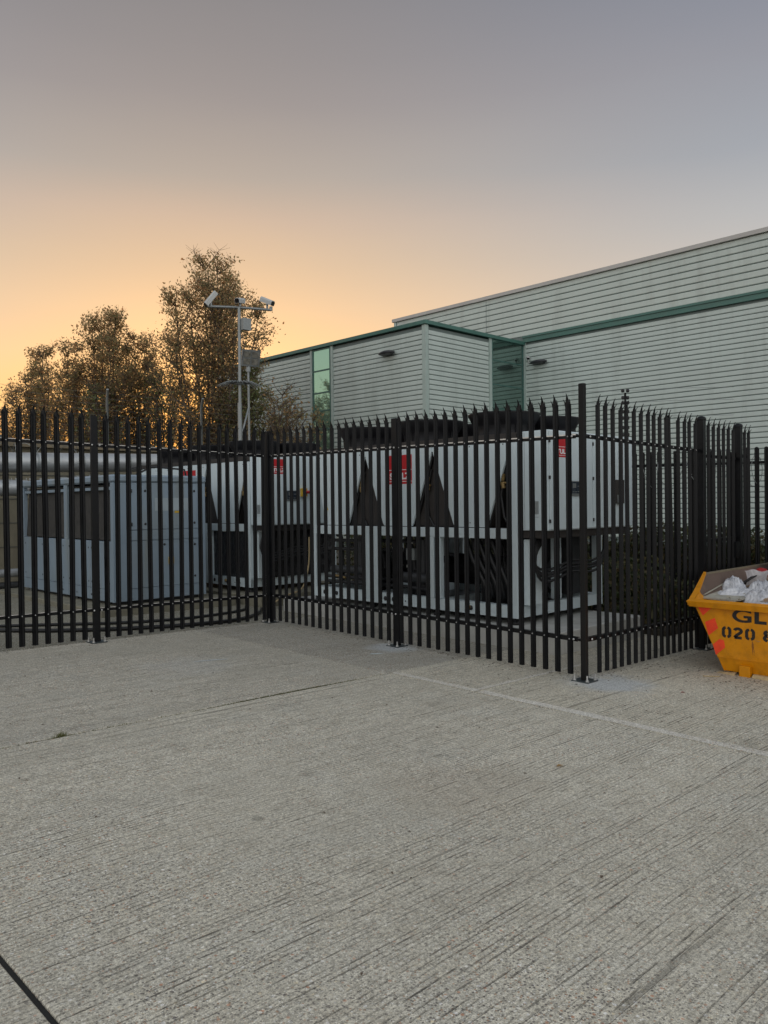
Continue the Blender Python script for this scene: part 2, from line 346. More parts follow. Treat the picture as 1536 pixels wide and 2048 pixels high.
def inst(name, me, parent, loc=(0, 0, 0), rot=(0, 0, 0), scale=None):
    """me is modelled round its own origin; loc is in world space"""
    ob = bpy.data.objects.new(name, me); col.objects.link(ob); ob.parent = parent
    ob.location = Vector(loc)-origin(parent); ob.rotation_euler = rot
    if scale: ob.scale = scale
    return ob
def tag(o, label=None, cat=None, group=None, kind=None):
    if label: o['label'] = label
    if cat: o['category'] = cat
    if group: o['group'] = group
    if kind: o['kind'] = kind
    return o
def thing(name, loc, label, cat, group=None):
    o = bpy.data.objects.new(name, None); col.objects.link(o); o.location = loc; o.empty_display_size = .3
    return tag(o, label, cat, group)
def solo(name, mb, mat, label, cat, group=None):
    me = mb.mesh(name, mat); vs = mb.v
    c = Vector((sum(v[0] for v in vs)/len(vs), sum(v[1] for v in vs)/len(vs), min(v[2] for v in vs)))
    me.transform(Matrix.Translation(-c)); ob = bpy.data.objects.new(name, me); col.objects.link(ob); ob.location = c
    return tag(ob, label, cat, group)
def struct(name, mb, mat):
    ob = part(name, mb, mat); ob['kind'] = 'structure'; return ob
def text_mesh(s, size, mat, extr=.002, bold=0.0, sx=1.0):
    cu = bpy.data.curves.new('lettering', 'FONT'); cu.body = s; cu.size = size; cu.extrude = extr; cu.offset = bold
    ob = bpy.data.objects.new('lettering', cu); me = bpy.data.meshes.new_from_object(ob)
    bpy.data.objects.remove(ob)
    me.transform(Matrix.Scale(sx, 4, (1, 0, 0))); me.materials.clear(); me.materials.append(M_[mat].m); return me

# ------------------------------------------------------------------ ground
mb = MB(); n = 60; xs = [-400+800*i/n for i in range(n+1)]
def gfar(x, y): return gz(max(-40, min(40, x)), max(-40, min(45, y)))-.05
vs = [(x, y, gfar(x, y)) for y in xs for x in xs]
mb.add(vs, [(j*(n+1)+i, j*(n+1)+i+1, (j+1)*(n+1)+i+1, (j+1)*(n+1)+i) for j in range(n) for i in range(n)])
struct('ground', mb, 'soil')
yard = bpy.data.objects.new('yard', None); col.objects.link(yard); tag(yard, kind='structure')
def slab(x0, x1, y0, y1, mat, parent=yard, name='concrete_slab', th=.14, g=.007, b=.006):
    mb = MB(); x0 += g; x1 -= g; y0 += g; y1 -= g
    def r(i, dz): return [(x, y, gz(x, y)+dz) for x, y in ((x0+i, y0+i), (x1-i, y0+i), (x1-i, y1-i), (x0+i, y1-i))]
    vs = r(0, -th)+r(0, -b)+r(b, 0)
    fs = [(0, 1, 5, 4), (1, 2, 6, 5), (2, 3, 7, 6), (3, 0, 4, 7), (4, 5, 9, 8), (5, 6, 10, 9), (6, 7, 11, 10), (7, 4, 8, 11), (8, 9, 10, 11)]
    mb.add(vs, fs); return part(name, mb, mat, parent)
XJ = [-8.7, -3.83, 1.07, 5.98, 10.89, 13.0]; YJ = [-12.5, -3.8, 6.1, 17.0]
for i in range(5):
    for j in range(3):
        mt = 'yard_grey'
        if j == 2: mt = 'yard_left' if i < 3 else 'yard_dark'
        elif i == 3: mt = 'yard_right'
        elif i > 3: mt = 'yard_dark' if j == 2 else 'yard_right'
        if i == 3 and j == 1:
            slab(XJ[3], XJ[4], YJ[1], 4.907, 'yard_right'); slab(XJ[3], XJ[4], 4.907, YJ[2], 'yard_right', g=.003); continue
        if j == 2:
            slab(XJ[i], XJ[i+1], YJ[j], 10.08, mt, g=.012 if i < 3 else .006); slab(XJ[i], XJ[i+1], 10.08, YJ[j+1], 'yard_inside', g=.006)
        else: slab(XJ[i], XJ[i+1], YJ[j], YJ[j+1], mt, g=.012 if i < 3 else .006)
mb = MB()
for xj in XJ: mb.add([(xj-.02, y, gz(xj, y)-.012) for y in (-12.5, 17)]+[(xj+.02, y, gz(xj, y)-.012) for y in (17, -12.5)], [(0, 1, 2, 3)])
for yj in YJ: mb.add([(x, yj-.02, gz(x, yj)-.016) for x in (-8.7, 13)]+[(x, yj+.02, gz(x, yj)-.016) for x in (13, -8.7)], [(3, 2, 1, 0)])
part('joint_filler', mb, 'sealant', yard)

M_['margin'] = concrete('trowelled_margin', (1.0, .95, .82), .15, 1.0)
def strip(x0, x1, y0, y1):
    mb = MB(); n = 24; vs = []
    al = (x1-x0) < (y1-y0)
    for k in range(n+1):
        t = k/n; wv = .012*math.sin(t*31)+.008*math.sin(t*83)
        if al: y = y0+(y1-y0)*t; vs += [(x0, y, gz(x0, y)+.002), (x1+wv, y, gz(x1, y)+.002)]
        else: x = x0+(x1-x0)*t; vs += [(x, y0, gz(x, y0)+.002), (x, y1+wv, gz(x, y1)+.002)]
    mb.add(vs, [(2*k, 2*k+1, 2*k+3, 2*k+2) if al else (2*k, 2*k+2, 2*k+3, 2*k+1) for k in range(n)])
    # make sure they face up
    part('trowelled_margin', mb, 'margin', yard)
strip(5.995, 6.11, -3.7, 4.89); strip(5.995, 6.09, 4.93, 6.08); strip(6.12, 8.1, 4.93, 4.985)
# ------------------------------------------------------------------ warehouse (far building)
WX, BX, BY = 30.4, 23.69, 21.84
wh = thing('warehouse', (WX, BY, -.4), 'large pale green-grey metal-clad warehouse with projecting block behind the fence', 'building')
mb = MB(); mb.box(WX+.03, 60, -25, 30.2, -.6, 11.55); part('wall', mb, 'groove', wh)
mb = MB(); mb.box(BX+.03, WX+.02, BY+.03, 37.3, -.6, 9.0); part('block_wall', mb, 'groove', wh)
def board_mesh(L, pitch, along, face, mat):
    """one cladding course: flat face with folded lips. along 'x' or 'y'; face = outward direction sign on the other axis"""
    h = pitch*.835; d = .036
    prof = [(0, 0), (d*.75, .004), (d, .022), (d, h-.012), (d*.8, h), (0, h)]
    mb = MB()
    if along == 'y': mb.prism([(-p[0], 0, p[1]) for p in prof][::-1], (0, L, 0))
    else: mb.prism([(0, -p[0], p[1]) for p in prof], (L, 0, 0))
    return mb.mesh('cladding_board', mat)
def boards(along, p0, L, z0, z1, pitch, mat):
    me = board_mesh(L, pitch, along, -1, mat); k = 0; z = z0
    while z + pitch*.835 <= z1+.001:
        inst('cladding_board', me, wh, (p0[0], p0[1], z)); z += pitch
boards('y', (WX+.03, -25, 0), 25+BY-.10, .3, 9.16, .2, 'clad')
boards('y', (WX+.03, -25, 0), 25+30.2-.12, 9.50, 11.56, .262, 'clad_up')
boards('y', (BX+.03, BY+.17, 0), 27.55-BY-.17, .2, 9.02, .202, 'clad')
boards('y', (BX+.03, 29.2, 0), 8.0, .2, 9.02, .202, 'clad')
boards('x', (BX+.2, BY+.03, 0), 27.78-BX-.2, .2, 9.02, .202, 'clad')
mb = MB(); mb.box(WX-.12, WX+.5, -25, 30.35, 11.57, 11.73); part('roof_coping', mb, 'coping', wh)
mb = MB(); mb.box(WX-.10, WX+.03, -25, BY-.02, 9.18, 9.42); mb.box(WX-.15, WX+.03, -25, BY-.02, 9.38, 9.47); part('green_band', mb, 'green', wh)
mb = MB(); mb.box(BX-.12, BX+.4, BY-.12, 37.3, 9.06, 9.21); mb.box(BX+.4, WX+.2, BY-.12, BY+.4, 9.06, 9.21); part('block_coping', mb, 'green', wh)
mb = MB(); mb.box(BX+.1, WX, BY+.3, 37.2, 9.0, 9.1); part('block_roof', mb, 'roofgrey', wh)
mb = MB(); mb.box(BX-.04, BX+.15, BY-.04, BY+.15, -.4, 9.05); part('corner_trim', mb, 'trim', wh)
for x0, x1 in ((27.80, 27.98),): mb = MB(); mb.box(x0, x1, BY-.04, BY+.03, -.4, 9.05); part('corner_trim', mb, 'trim', wh)
mb = MB(); mb.box(WX-.05, WX+.03, BY-.13, BY-.01, -.4, 9.17); part('corner_trim', mb, 'trim', wh)
mb = MB(); mb.box(WX-.06, WX+.1, 30.1, 30.25, 9, 11.56); part('corner_trim', mb, 'trim', wh)
for y0, y1 in ((27.57, 27.70), (29.06, 29.19)): mb = MB(); mb.box(BX-.04, BX+.03, y0, y1, -.4, 9.05); part('window_trim', mb, 'trim', wh)
mb = MB(); mb.box(WX-.018, WX+.03, 24.0, 24.01, 9.3, 11.5); part('panel_seam', mb, 'groove', wh)
# tall strip window
zt = [9.0, 8.02, 6.99, 6.15, 5.30, 4.3, 3.3, 2.3]
fr = MB(); fr.box(BX-.03, BX+.02, 27.71, 27.80, 2.2, 9.04); fr.box(BX-.03, BX+.02, 28.96, 29.05, 2.2, 9.04)
for z in zt: fr.box(BX-.02, BX+.02, 27.80, 28.96, z-.035, z+.035)
win = part('strip_window', fr, 'frame_green', wh)
for a, b in zip(zt[:-1], zt[1:]): mb = MB(); mb.box(BX-.002, BX+.012, 27.80, 28.96, b+.036, a-.036); part('pane', mb, 'glass', win)
# glazed corner beside the big wall
zt = [9.04, 8.13, 7.06, 6.0, 5.0, 4.0]
fr = MB(); fr.box(27.99, 28.05, BY-.03, BY+.02, 3.9, 9.04); fr.box(WX-.13, WX-.06, BY-.03, BY+.02, 3.9, 9.04)
for z in zt: fr.box(28.05, WX-.13, BY-.02, BY+.02, z-.025, z+.025)
win = part('corner_window', fr, 'frame_green', wh)
for a, b in zip(zt[:-1], zt[1:]): mb = MB(); mb.box(28.05, WX-.13, BY-.002, BY+.012, b+.026, a-.026); part('pane', mb, 'glass_dark', win)
# oval bulkhead lights
def bulkhead(x, y, z, label):
    t = thing('wall_light', (x, y, z), label, 'wall light', 'oval bulkhead lights on the warehouse')
    mb = MB(); prof = []
    n = 20
    for k in range(9):
        a = math.pi*k/8-math.pi/2; prof.append((math.cos(a), math.sin(a)))
    vs = []; 
    for c_, s_ in prof:
        for i in range(n):
            th = 2*math.pi*i/n; vs.append((x-.20-.20*c_*math.cos(th), y+.46*s_, z+.10*c_*math.sin(th)-.02*abs(s_)))
    mb.add(vs, [(k*n+i, k*n+(i+1) % n, (k+1)*n+(i+1) % n, (k+1)*n+i) for k in range(8) for i in range(n)], True)
    part('housing', mb, 'lumin', t)
    mb = MB(); mb.box(x-.16, x-.01, y-.14, y+.14, z-.10, z+.02); part('bracket', mb, 'lumin', t)
    mb = MB(); mb.prism([(x-.36, y-.3, z-.045), (x-.10, y-.3, z-.075), (x-.10, y+.3, z-.075), (x-.36, y+.3, z-.045)], (0, 0, -.03)); part('lens', mb, 'darkgrey', t)
bulkhead(BX, 23.88, 8.17, 'dark oval wall light on projecting block beside the strip window')
bulkhead(WX, 20.9, 8.17, 'dark oval wall light on long wall beside the glazed corner')
t = thing('wall_camera', (WX, 21.5, 8.3), 'small white dome camera on a bracket beside the glazed corner', 'camera')
mb = MB(); mb.lathe((WX-.14, 21.5, 8.42), [(.0, .1), (.06, .09), (.09, .04), (.09, 0), (.0, 0)], 14); part('hood', mb, 'camwhite', t)
mb = MB(); mb.lathe((WX-.14, 21.5, 8.42), [(.07, 0), (.06, -.05), (0, -.08)], 14); part('dome', mb, 'lens', t)
mb = MB(); mb.tube([(WX-.01, 21.5, 8.2), (WX-.12, 21.5, 8.22), (WX-.14, 21.5, 8.40)], .025, 8); part('bracket', mb, 'camwhite', t)

# ------------------------------------------------------------------ low service building, duct and pipes on the left
sb = thing('service_building', (6, 19, 0), 'low old block building with flat roof behind the silver duct', 'building')
mb = MB(); mb.box(-6, 10.4, 19, 27, -.4, 3.2); part('wall', mb, 'oldwall', sb)
mb = MB(); mb.box(-6, 10.6, 18.75, 27.2, 3.2, 3.34); part('roof', mb, 'fascia', sb)
mb = MB(); mb.prism([(-6, 20.5, 3.34), (7.6, 20.5, 3.34), (6.2, 20.5, 3.85), (-6, 20.5, 4.0)], (0, 5, 0)); part('rear_roof', mb, 'roofgrey', sb)
mb = MB()
for k in range(5): mb.box(-6, 10.4, 18.985, 19.0, .35+k*.55, .365+k*.55)
part('block_course', mb, 'roofgrey', sb)
dt = thing('silver_duct', (7, 17.6, 2.6), 'large silver lagged duct running above grey plant unit', 'duct')
mb = MB(); mb.tube([(x, 17.6, 2.76+.026*(x-5.9)) for x in (0, 2, 4, 6, 8, 9.6, 11.2)], .215, 24); part('duct_body', mb, 'duct', dt)
for x in (1.4, 3.2, 4.9, 6.6, 7.6, 8.7, 9.8): mb = MB(); mb.tube([(x-.025, 17.6, 2.76+.026*(x-5.9)), (x+.025, 17.6, 2.76+.026*(x-5.9))], .221, 24); part('joint_band', mb, 'galv', dt)
dt = thing('lower_duct', (5, 17.3, 2.1), 'shorter grey duct with frayed lagging under the silver duct', 'duct')
mb = MB(); mb.tube([(x, 17.3, 2.22) for x in (0, 2, 4, 5.4, 6.3)], .17, 20); part('duct_body', mb, 'duct', dt)
mb = MB()
for k in range(60):
    x = random.uniform(5.0, 7.4); mb.tube([(x, 17.3-.15, 2.42), (x+random.uniform(-.02, .02), 17.12, 2.42-random.uniform(.05, .14))], [.006, .002], 4)
part('frayed_lagging', mb, 'duct', dt, kind='stuff')
for z, r in ((.47, .085), (.22, .07)):
    mb = MB(); mb.tube([(-1, 17.0, z), (3, 17.0, z), (6.2, 17.0, z)], r, 14); solo('floor_pipe', mb, 'duct' if z > .3 else 'darkgrey', 'silver lagged pipe near the ground beside grey plant unit' if z > .3 else 'dark pipe running just below the silver lagged pipe', 'pipe')
def coil_wire(name, a, b, r, turns, label, thick=.006):
    mb = MB(); a = Vector(a); b = Vector(b); d = (b-a); L = d.length; d.normalize(); u = Vector((0, 0, 1)); w = d.cross(u); pts = []
    n = int(turns*14)
    for i in range(n+1):
        th = 2*math.pi*i/14; rr = r*(1+.15*math.sin(th*.37)+.1*math.sin(th*1.7)); pts.append(a+d*(L*i/n+.12*math.sin(th*.5))+u*rr*math.cos(th)+w*rr*math.sin(th))
    mb.tube(pts, thick, 3, smooth=False)
    for i in range(0, n, 2):
        p = pts[i]; q = Vector((random.uniform(-1, 1), random.uniform(-1, 1), random.uniform(-1, 1))).normalized()*.03; mb.tube([p-q, p+q], [.003, .003], 3, smooth=False)
    return solo(name, mb, 'galv', label, 'razor wire')
coil_wire('razor_wire', (0, 18.6, 3.12), (8.2, 18.6, 3.12), .14, 34, 'coiled razor wire along edge of the low flat roof')
coil_wire('razor_wire', (4.6, 21.5, 4.4), (7.2, 21.5, 4.3), .3, 7, 'looser razor wire coil against the orange sky at far left', .0045)
wf = thing('wire_fence', (10, 22, 0), 'tall boundary fence of thin wires between galvanised posts before the trees', 'fence')
for x in (7.2, 10.3, 13.4): mb = MB(); mb.tube([(x, 22, 0), (x, 22, 4.75 if x < 9 else 4.9), (x-.12, 21.7, 5.15)], .035, 6); part('post', mb, 'galv', wf)
mb = MB()
for k in range(14):
    z = 3.0+k*.16; mb.tube([(3, 22, z), (7.2, 22, z-.01), (10.3, 22, z), (13.4, 22, z-.015), (15, 22, z)], .0028, 3, smooth=False)
part('wires', mb, 'galv', wf, kind='stuff')

# ------------------------------------------------------------------ palisade fences
def pale_mesh(H=2.95, mat='black', top='spike'):
    mb = MB()
    pr = [(-.036, .016), (-.031, .019), (-.017, -.005), (0, .004), (.017, -.005), (.031, .019), (.036, .016)]
    th = .0035; front = [(x, y) for x, y in pr]; back = [(x, y+th) for x, y in pr][::-1]
    if top == 'spike':
        zc = H-.11
        mb.prism([(x, y, .0) for x, y in front+back], (0, 0, zc))
        # centre blade
        def blade(path, ws):
            vs = []
            for (x, y, z), (wx, wy) in zip(path, ws):
                vs += [(x-wx, y-.0018+wy, z), (x, y-.0045, z), (x+wx, y-.0018+wy, z), (x+wx, y+.003+wy, z), (x-wx, y+.003+wy, z)]
            fs = []
            for k in range(len(path)-1):
                for i in range(5): j = (i+1) % 5; fs.append((k*5+i, k*5+j, k*5+5+j, k*5+5+i))
            fs.append((4, 3, 2, 1, 0)); fs.append(tuple(len(vs)-5+i for i in range(5)))
            mb.add(vs, fs)
        blade([(0, .002, zc-.012), (0, .002, zc+.045), (0, -.004, zc+.075), (0, -.022, zc+.11)], [(.030, .004), (.017, 0), (.008, 0), (.0015, 0)])
        for sgn in (-1, 1):
            blade([(sgn*.026, .010, zc-.03), (sgn*.031, .002, zc+.020), (sgn*.039, -.018, zc+.05)], [(.007, 0), (.005, 0), (.001, 0)])
    else:
        mb.prism([(x, y, 0) for x, y in front+back], (0, 0, H-.03))
        n = 8; pts = [(.034*math.cos(math.pi*k/n), .006, H-.032+.034*math.sin(math.pi*k/n)) for k in range(n+1)]
        mb.prism(pts, (0, .008, 0))
    return mb.mesh('pale', mat)
PALE = pale_mesh(); PALE2 = pale_mesh(2.78, 'black_rust', 'round')
HU, HL = 2.55, .42
def bolt(mb, c, d, r=.010):
    d = Vector(d); c = Vector(c); mb.tube([c, c+d*.006, c+d*.009], [r, r*.9, r*.3], 7)
def rail(mb, a, b, n):
    """angle section rail from a to b; n points to the outer (pale) side"""
    a = Vector(a); b = Vector(b); n = Vector(n).normalized(); u = Vector((0, 0, 1)); w, t = .045, .006
    pr = [(0, 0), (0, w), (w, w), (w, w-t), (t, w-t), (t, 0)]    # x inward, z up: leg against pales and flange on top
    mb.prism([a - n*p[0] + u*(p[1]-w/2) for p in pr], b-a)
def pale_run(root, start, step, count, axis, rz, sk=()):
    for k in range(count):
        x, y = start; 
        if axis == 'x': x += step*k
        else: y += step*k
        tilt = random.uniform(-.007, .007)
        if k in sk: tilt = -.035
        sc = random.uniform(.997, 1.003)
        inst('pale', PALE, root, (x, y, gz(x, y)+.05), (0 if axis == 'y' else 0, tilt if axis == 'x' else 0, rz), (random.choice((1, -1)), 1, sc))
    return
def post(root, x, y, w, d, h, mat='black', plate=True, lab=None, solid=False, rot='x'):
    z = gz(x, y); mb = MB()
    if w == d or solid: mb.bbox(x-w/2, x+w/2, y-d/2, y+d/2, z, z+h, .004)
    else:   # I section
        f = .008
        if rot == 'x': mb.box(x-w/2, x-w/2+f, y-d/2, y+d/2, z, z+h); mb.box(x+w/2-f, x+w/2, y-d/2, y+d/2, z, z+h); mb.box(x-w/2+f, x+w/2-f, y-.004, y+.004, z, z+h)
        else: mb.box(x-w/2, x+w/2, y-d/2, y-d/2+f, z, z+h); mb.box(x-w/2, x+w/2, y+d/2-f, y+d/2, z, z+h); mb.box(x-.004, x+.004, y-d/2+f, y+d/2-f, z, z+h)
    p = part('post', mb, mat, root, lab)
    if plate:
        mb = MB(); s = .10; mb.box(x-s, x+s, y-s, y+s, z+.001, z+.013); part('base_plate', mb, 'plate', p)
        for q, (dx, dy) in enumerate(((-.075, -.075), (.075, -.075), (-.075, .075), (.075, .075))):
            mb = MB(); mb.lathe((x+dx, y+dy, z+.013), [(0, 0), (.022, 0), (.022, .004), (.016, .004), (.016, .018), (.009, .018), (.009, .06), (.0, .062)], 8, smooth=False); part('anchor_bolt', mb, 'zinc', p)
FX, CY, AY = 7.23, 4.465, 9.965
g = lambda x, y, h: (x, y, gz(x, y)+h)
M_['edge'] = simple('painted_rail_highlight', (.62, .60, .57), .3, .3, .3, 12)  # pale colour painted in as the sky highlight on the rail tops
def rail_highlight(root, a, b, n, hh=.007):  # added thin strip that imitates sky light catching the top of the rail
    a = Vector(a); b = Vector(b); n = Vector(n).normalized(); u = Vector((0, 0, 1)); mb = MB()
    mb.prism([a+n*.0012+u*(.0225-hh), a+n*.0012+u*.0235, a-n*.006+u*.0235, a-n*.006+u*.0229, a+n*.0004+u*.0229, a+n*.0004+u*(.0225-hh)], b-a); return part('rail_highlight_strip', mb, 'edge', root)
# run facing the camera right (constant x)
fb = thing('palisade_fence', g(FX, 7.2, 0), 'black spiked palisade fence run in front of the long white chiller', 'fence', 'black palisade fence runs')
pale_run(fb, (FX-.016, 4.636), .156, 17, 'y', -math.pi/2); pale_run(fb, (FX-.016, 7.364), .156, 17, 'y', -math.pi/2)
for h in (HU, HL):
    for y0, y1 in ((4.55, 7.17), (7.26, 9.93)):
        mb = MB(); rail(mb, g(FX+.006, y0, h), g(FX+.006, y1, h), (-1, 0, 0)); part('rail', mb, 'black', fb)
mb = MB()
for s0 in (4.636, 7.364):
    for k in range(17):
        y = s0+.156*k
        for h in (HU, HL): bolt(mb, g(FX-.014, y, h), (-1, 0, 0), .0075)
for y in (4.59, 7.18, 7.25):
    for h in (HU, HL): bolt(mb, g(FX-.006 if y < 5 else FX-.056, y, h), (-1, 0, 0), .013)
part('rail_bolts', mb, 'zinc', fb, kind='stuff')
post(fb, FX, 7.215, .045, .10, 2.93, solid=True, lab='middle post with base plate')
post(fb, FX, CY, .06, .06, 3.09, 'black_rust', lab='bare square corner post without spikes')
for k, dx in enumerate((0,)):
    for h in (HU, HL): mb = MB(); mb.tube([g(FX+.0, CY+.03, h), g(FX+.012, CY+.08, h)], .016, 6); mb.tube([g(FX+.03, CY, h), g(FX+.10, CY+.012, h)], .016, 6); part('rail_cleat', mb, 'black', fb)
post(fb, FX, AY, .08, .08, 2.93, lab='inner corner post')
for y0, y1 in ((4.55, 7.16), (7.27, 9.92)): rail_highlight(fb, g(FX+.006, y0, HU), g(FX+.006, y1, HU), (-1, 0, 0), .012)
# left run (constant y)
fa = thing('palisade_fence', g(4.5, AY, 0), 'black spiked palisade fence run at left in front of the grey plant unit', 'fence', 'black palisade fence runs')
for s0 in (7.126, 4.328): pale_run(fa, (s0, AY-.016), -.156, 17, 'x', 0)
for h in (HU, HL):
    for x0, x1 in ((7.17, 4.53), (4.43, 1.75)):
        mb = MB(); rail(mb, g(x0, AY+.006, h), g(x1, AY+.006, h), (0, -1, 0)); part('rail', mb, 'black', fa)
mb = MB()
for s0 in (7.126, 4.328):
    for k in range(17):
        for h in (HU, HL): bolt(mb, g(s0-.156*k, AY-.014, h), (0, -1, 0), .0085)
for x in (4.43, 4.53):
    for h in (HU, HL): bolt(mb, g(x, AY-.056, h), (0, -1, 0), .013)
part('rail_bolts', mb, 'zinc', fa, kind='stuff')
post(fa, 4.48, AY, .09, .045, 2.93, solid=True); post(fa, 1.70, AY, .09, .045, 2.93, solid=True)
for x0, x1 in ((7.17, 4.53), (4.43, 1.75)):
    for h in (HU, HL): rail_highlight(fa, g(x0, AY+.006, h), g(x1, AY+.006, h), (0, -1, 0), .006)
# right run
fc = thing('palisade_fence', g(9, CY, 0), 'black spiked palisade fence run at right behind the yellow skip', 'fence', 'black palisade fence runs')
pale_run(fc, (7.518, CY-.016), .156, 16, 'x', 0, sk=(11,))
for h in (HU, HL):
    mb = MB(); rail(mb, g(7.31, CY+.006, h), g(9.99, CY+.006, h), (0, -1, 0)); part('rail', mb, 'black', fc)
    mb = MB(); rail(mb, g(11.27, CY+.006, h), g(11.62, CY+.006, h), (0, -1, 0)); part('rail', mb, 'black', fc)
mb = MB()
for k in range(16):
    for h in (HU, HL): bolt(mb, g(7.518+.156*k, CY-.014, h), (0, -1, 0), .0075)
for h in (HU, HL): bolt(mb, g(7.37, CY-.006, h), (0, -1, 0), .013)
part('rail_bolts', mb, 'zinc', fc, kind='stuff')
post(fc, 10.05, CY, .085, .085, 2.95, lab='thick gate post'); post(fc, 11.22, CY, .085, .085, 2.95, lab='thick gate post')
for x in (11.42, 11.56): inst('pale', PALE, fc, g(x, CY-.016, .05))
for x in (10.05, 11.22):
    mb = MB(); mb.lathe(g(x, CY, 2.95), [(.062, 0), (.058, .022), (.04, .04), (0, .05)], 14); part('post_cap', mb, 'black', fc)
gt = thing('palisade_gate', g(10.6, CY, 0), 'narrow black palisade gate between the two thick capped posts', 'gate')
for k in range(6): inst('pale', PALE, gt, g(10.24+.158*k, CY-.016, .05))
for h in (HU-.05, HL+.05, 1.4): mb = MB(); mb.box(10.14, 11.13, CY+.004, CY+.044, gz(10.6, CY)+h-.02, gz(10.6, CY)+h+.02); part('rail', mb, 'black', gt)
for x in (10.16, 11.11): mb = MB(); mb.box(x-.02, x+.02, CY+.046, CY+.086, gz(x, CY)+.1, gz(x, CY)+2.6); part('stile', mb, 'black', gt)
mb = MB(); mb.box(11.0, 11.12, CY-.05, CY-.02, 1.0, 1.22); part('lock_box', mb, 'black', gt)
# perimeter fence
PX = 12.75
fp = thing('perimeter_fence', g(PX, 6, 0), 'round-topped black palisade fence in front of the hedge and warehouse', 'fence')
for k in range(96):
    y = -.9+.146*k; inst('pale', PALE2, fp, g(PX-.016, y, .0), (0, 0, -math.pi/2))
for h in (2.54, .4): mb = MB(); rail(mb, g(PX+.006, -1.2, h), g(PX+.006, 13.2, h), (-1, 0, 0)); part('rail', mb, 'black', fp)
for y in (-.3, 2.45, 5.2, 7.95, 10.7): post(fp, PX+.06, y, .06, .10, 2.62, rot='y', plate=False)
coil_wire('razor_wire', (PX+.14, -1, 2.15), (PX+.14, 13, 2.38), .26, 36, 'tangled razor wire coil behind the round-topped perimeter fence', .005)
# slim post with paired insulators and wires
ep = thing('electric_fence_post', (11.47, 6.31, -.1), 'slim dark post with paired black insulators carrying thin wires', 'fence post')
mb = MB(); mb.tube([(11.47, 6.31, -.15), (11.47, 6.31, 3.5)], .018, 8); part('post', mb, 'black', ep)
iz = [3.53, 3.42, 3.34, 3.2, 3.1, 2.95, 2.84, 2.7, 2.55]
for i, z in enumerate(iz):
    mb = MB()
    for sgn in (-1, 1):
        cx, cy = 11.47+sgn*.038*.72, 6.31-sgn*.038*.70
        mb.lathe((cx, cy, z), [(0, -.028), (.02, -.024), (.028, -.008), (.022, 0), (.030, .01), (.02, .026), (0, .03)], 8)
    part('insulator', mb, 'rubber', ep)
mb = MB()
for z in iz[::2]: mb.tube([(11.47, 6.31, z), (11.0, 6.9, z+.005), (10.6, 7.5, z-.01)], .003, 3); mb.tube([(11.47, 6.31, z), (11.9, 5.7, z+.015), (12.4, 5.0, z)], .003, 3)
part('wires', mb, 'galv', ep, kind='stuff')

# ------------------------------------------------------------------ plinths
def plinth(x0, x1, y0, y1, zt, mat, label):
    mb = MB(); mb.bbox(x0, x1, y0, y1, gz((x0+x1)/2, y0)-.12, zt, .012); return solo('concrete_plinth', mb, mat, label, 'plinth')
plinth(8.22, 10.32, 5.46, 10.95, .19, 'plinth_new', 'pale concrete plinth under the long white chiller')
plinth(8.15, 10.7, 11.5, 17.0, .19, 'plinth', 'darker concrete plinth under the rear white chiller')
plinth(5.5, 8.0, 12.05, 16.95, .16, 'plinth', 'stained concrete plinth under the blue-grey plant unit')

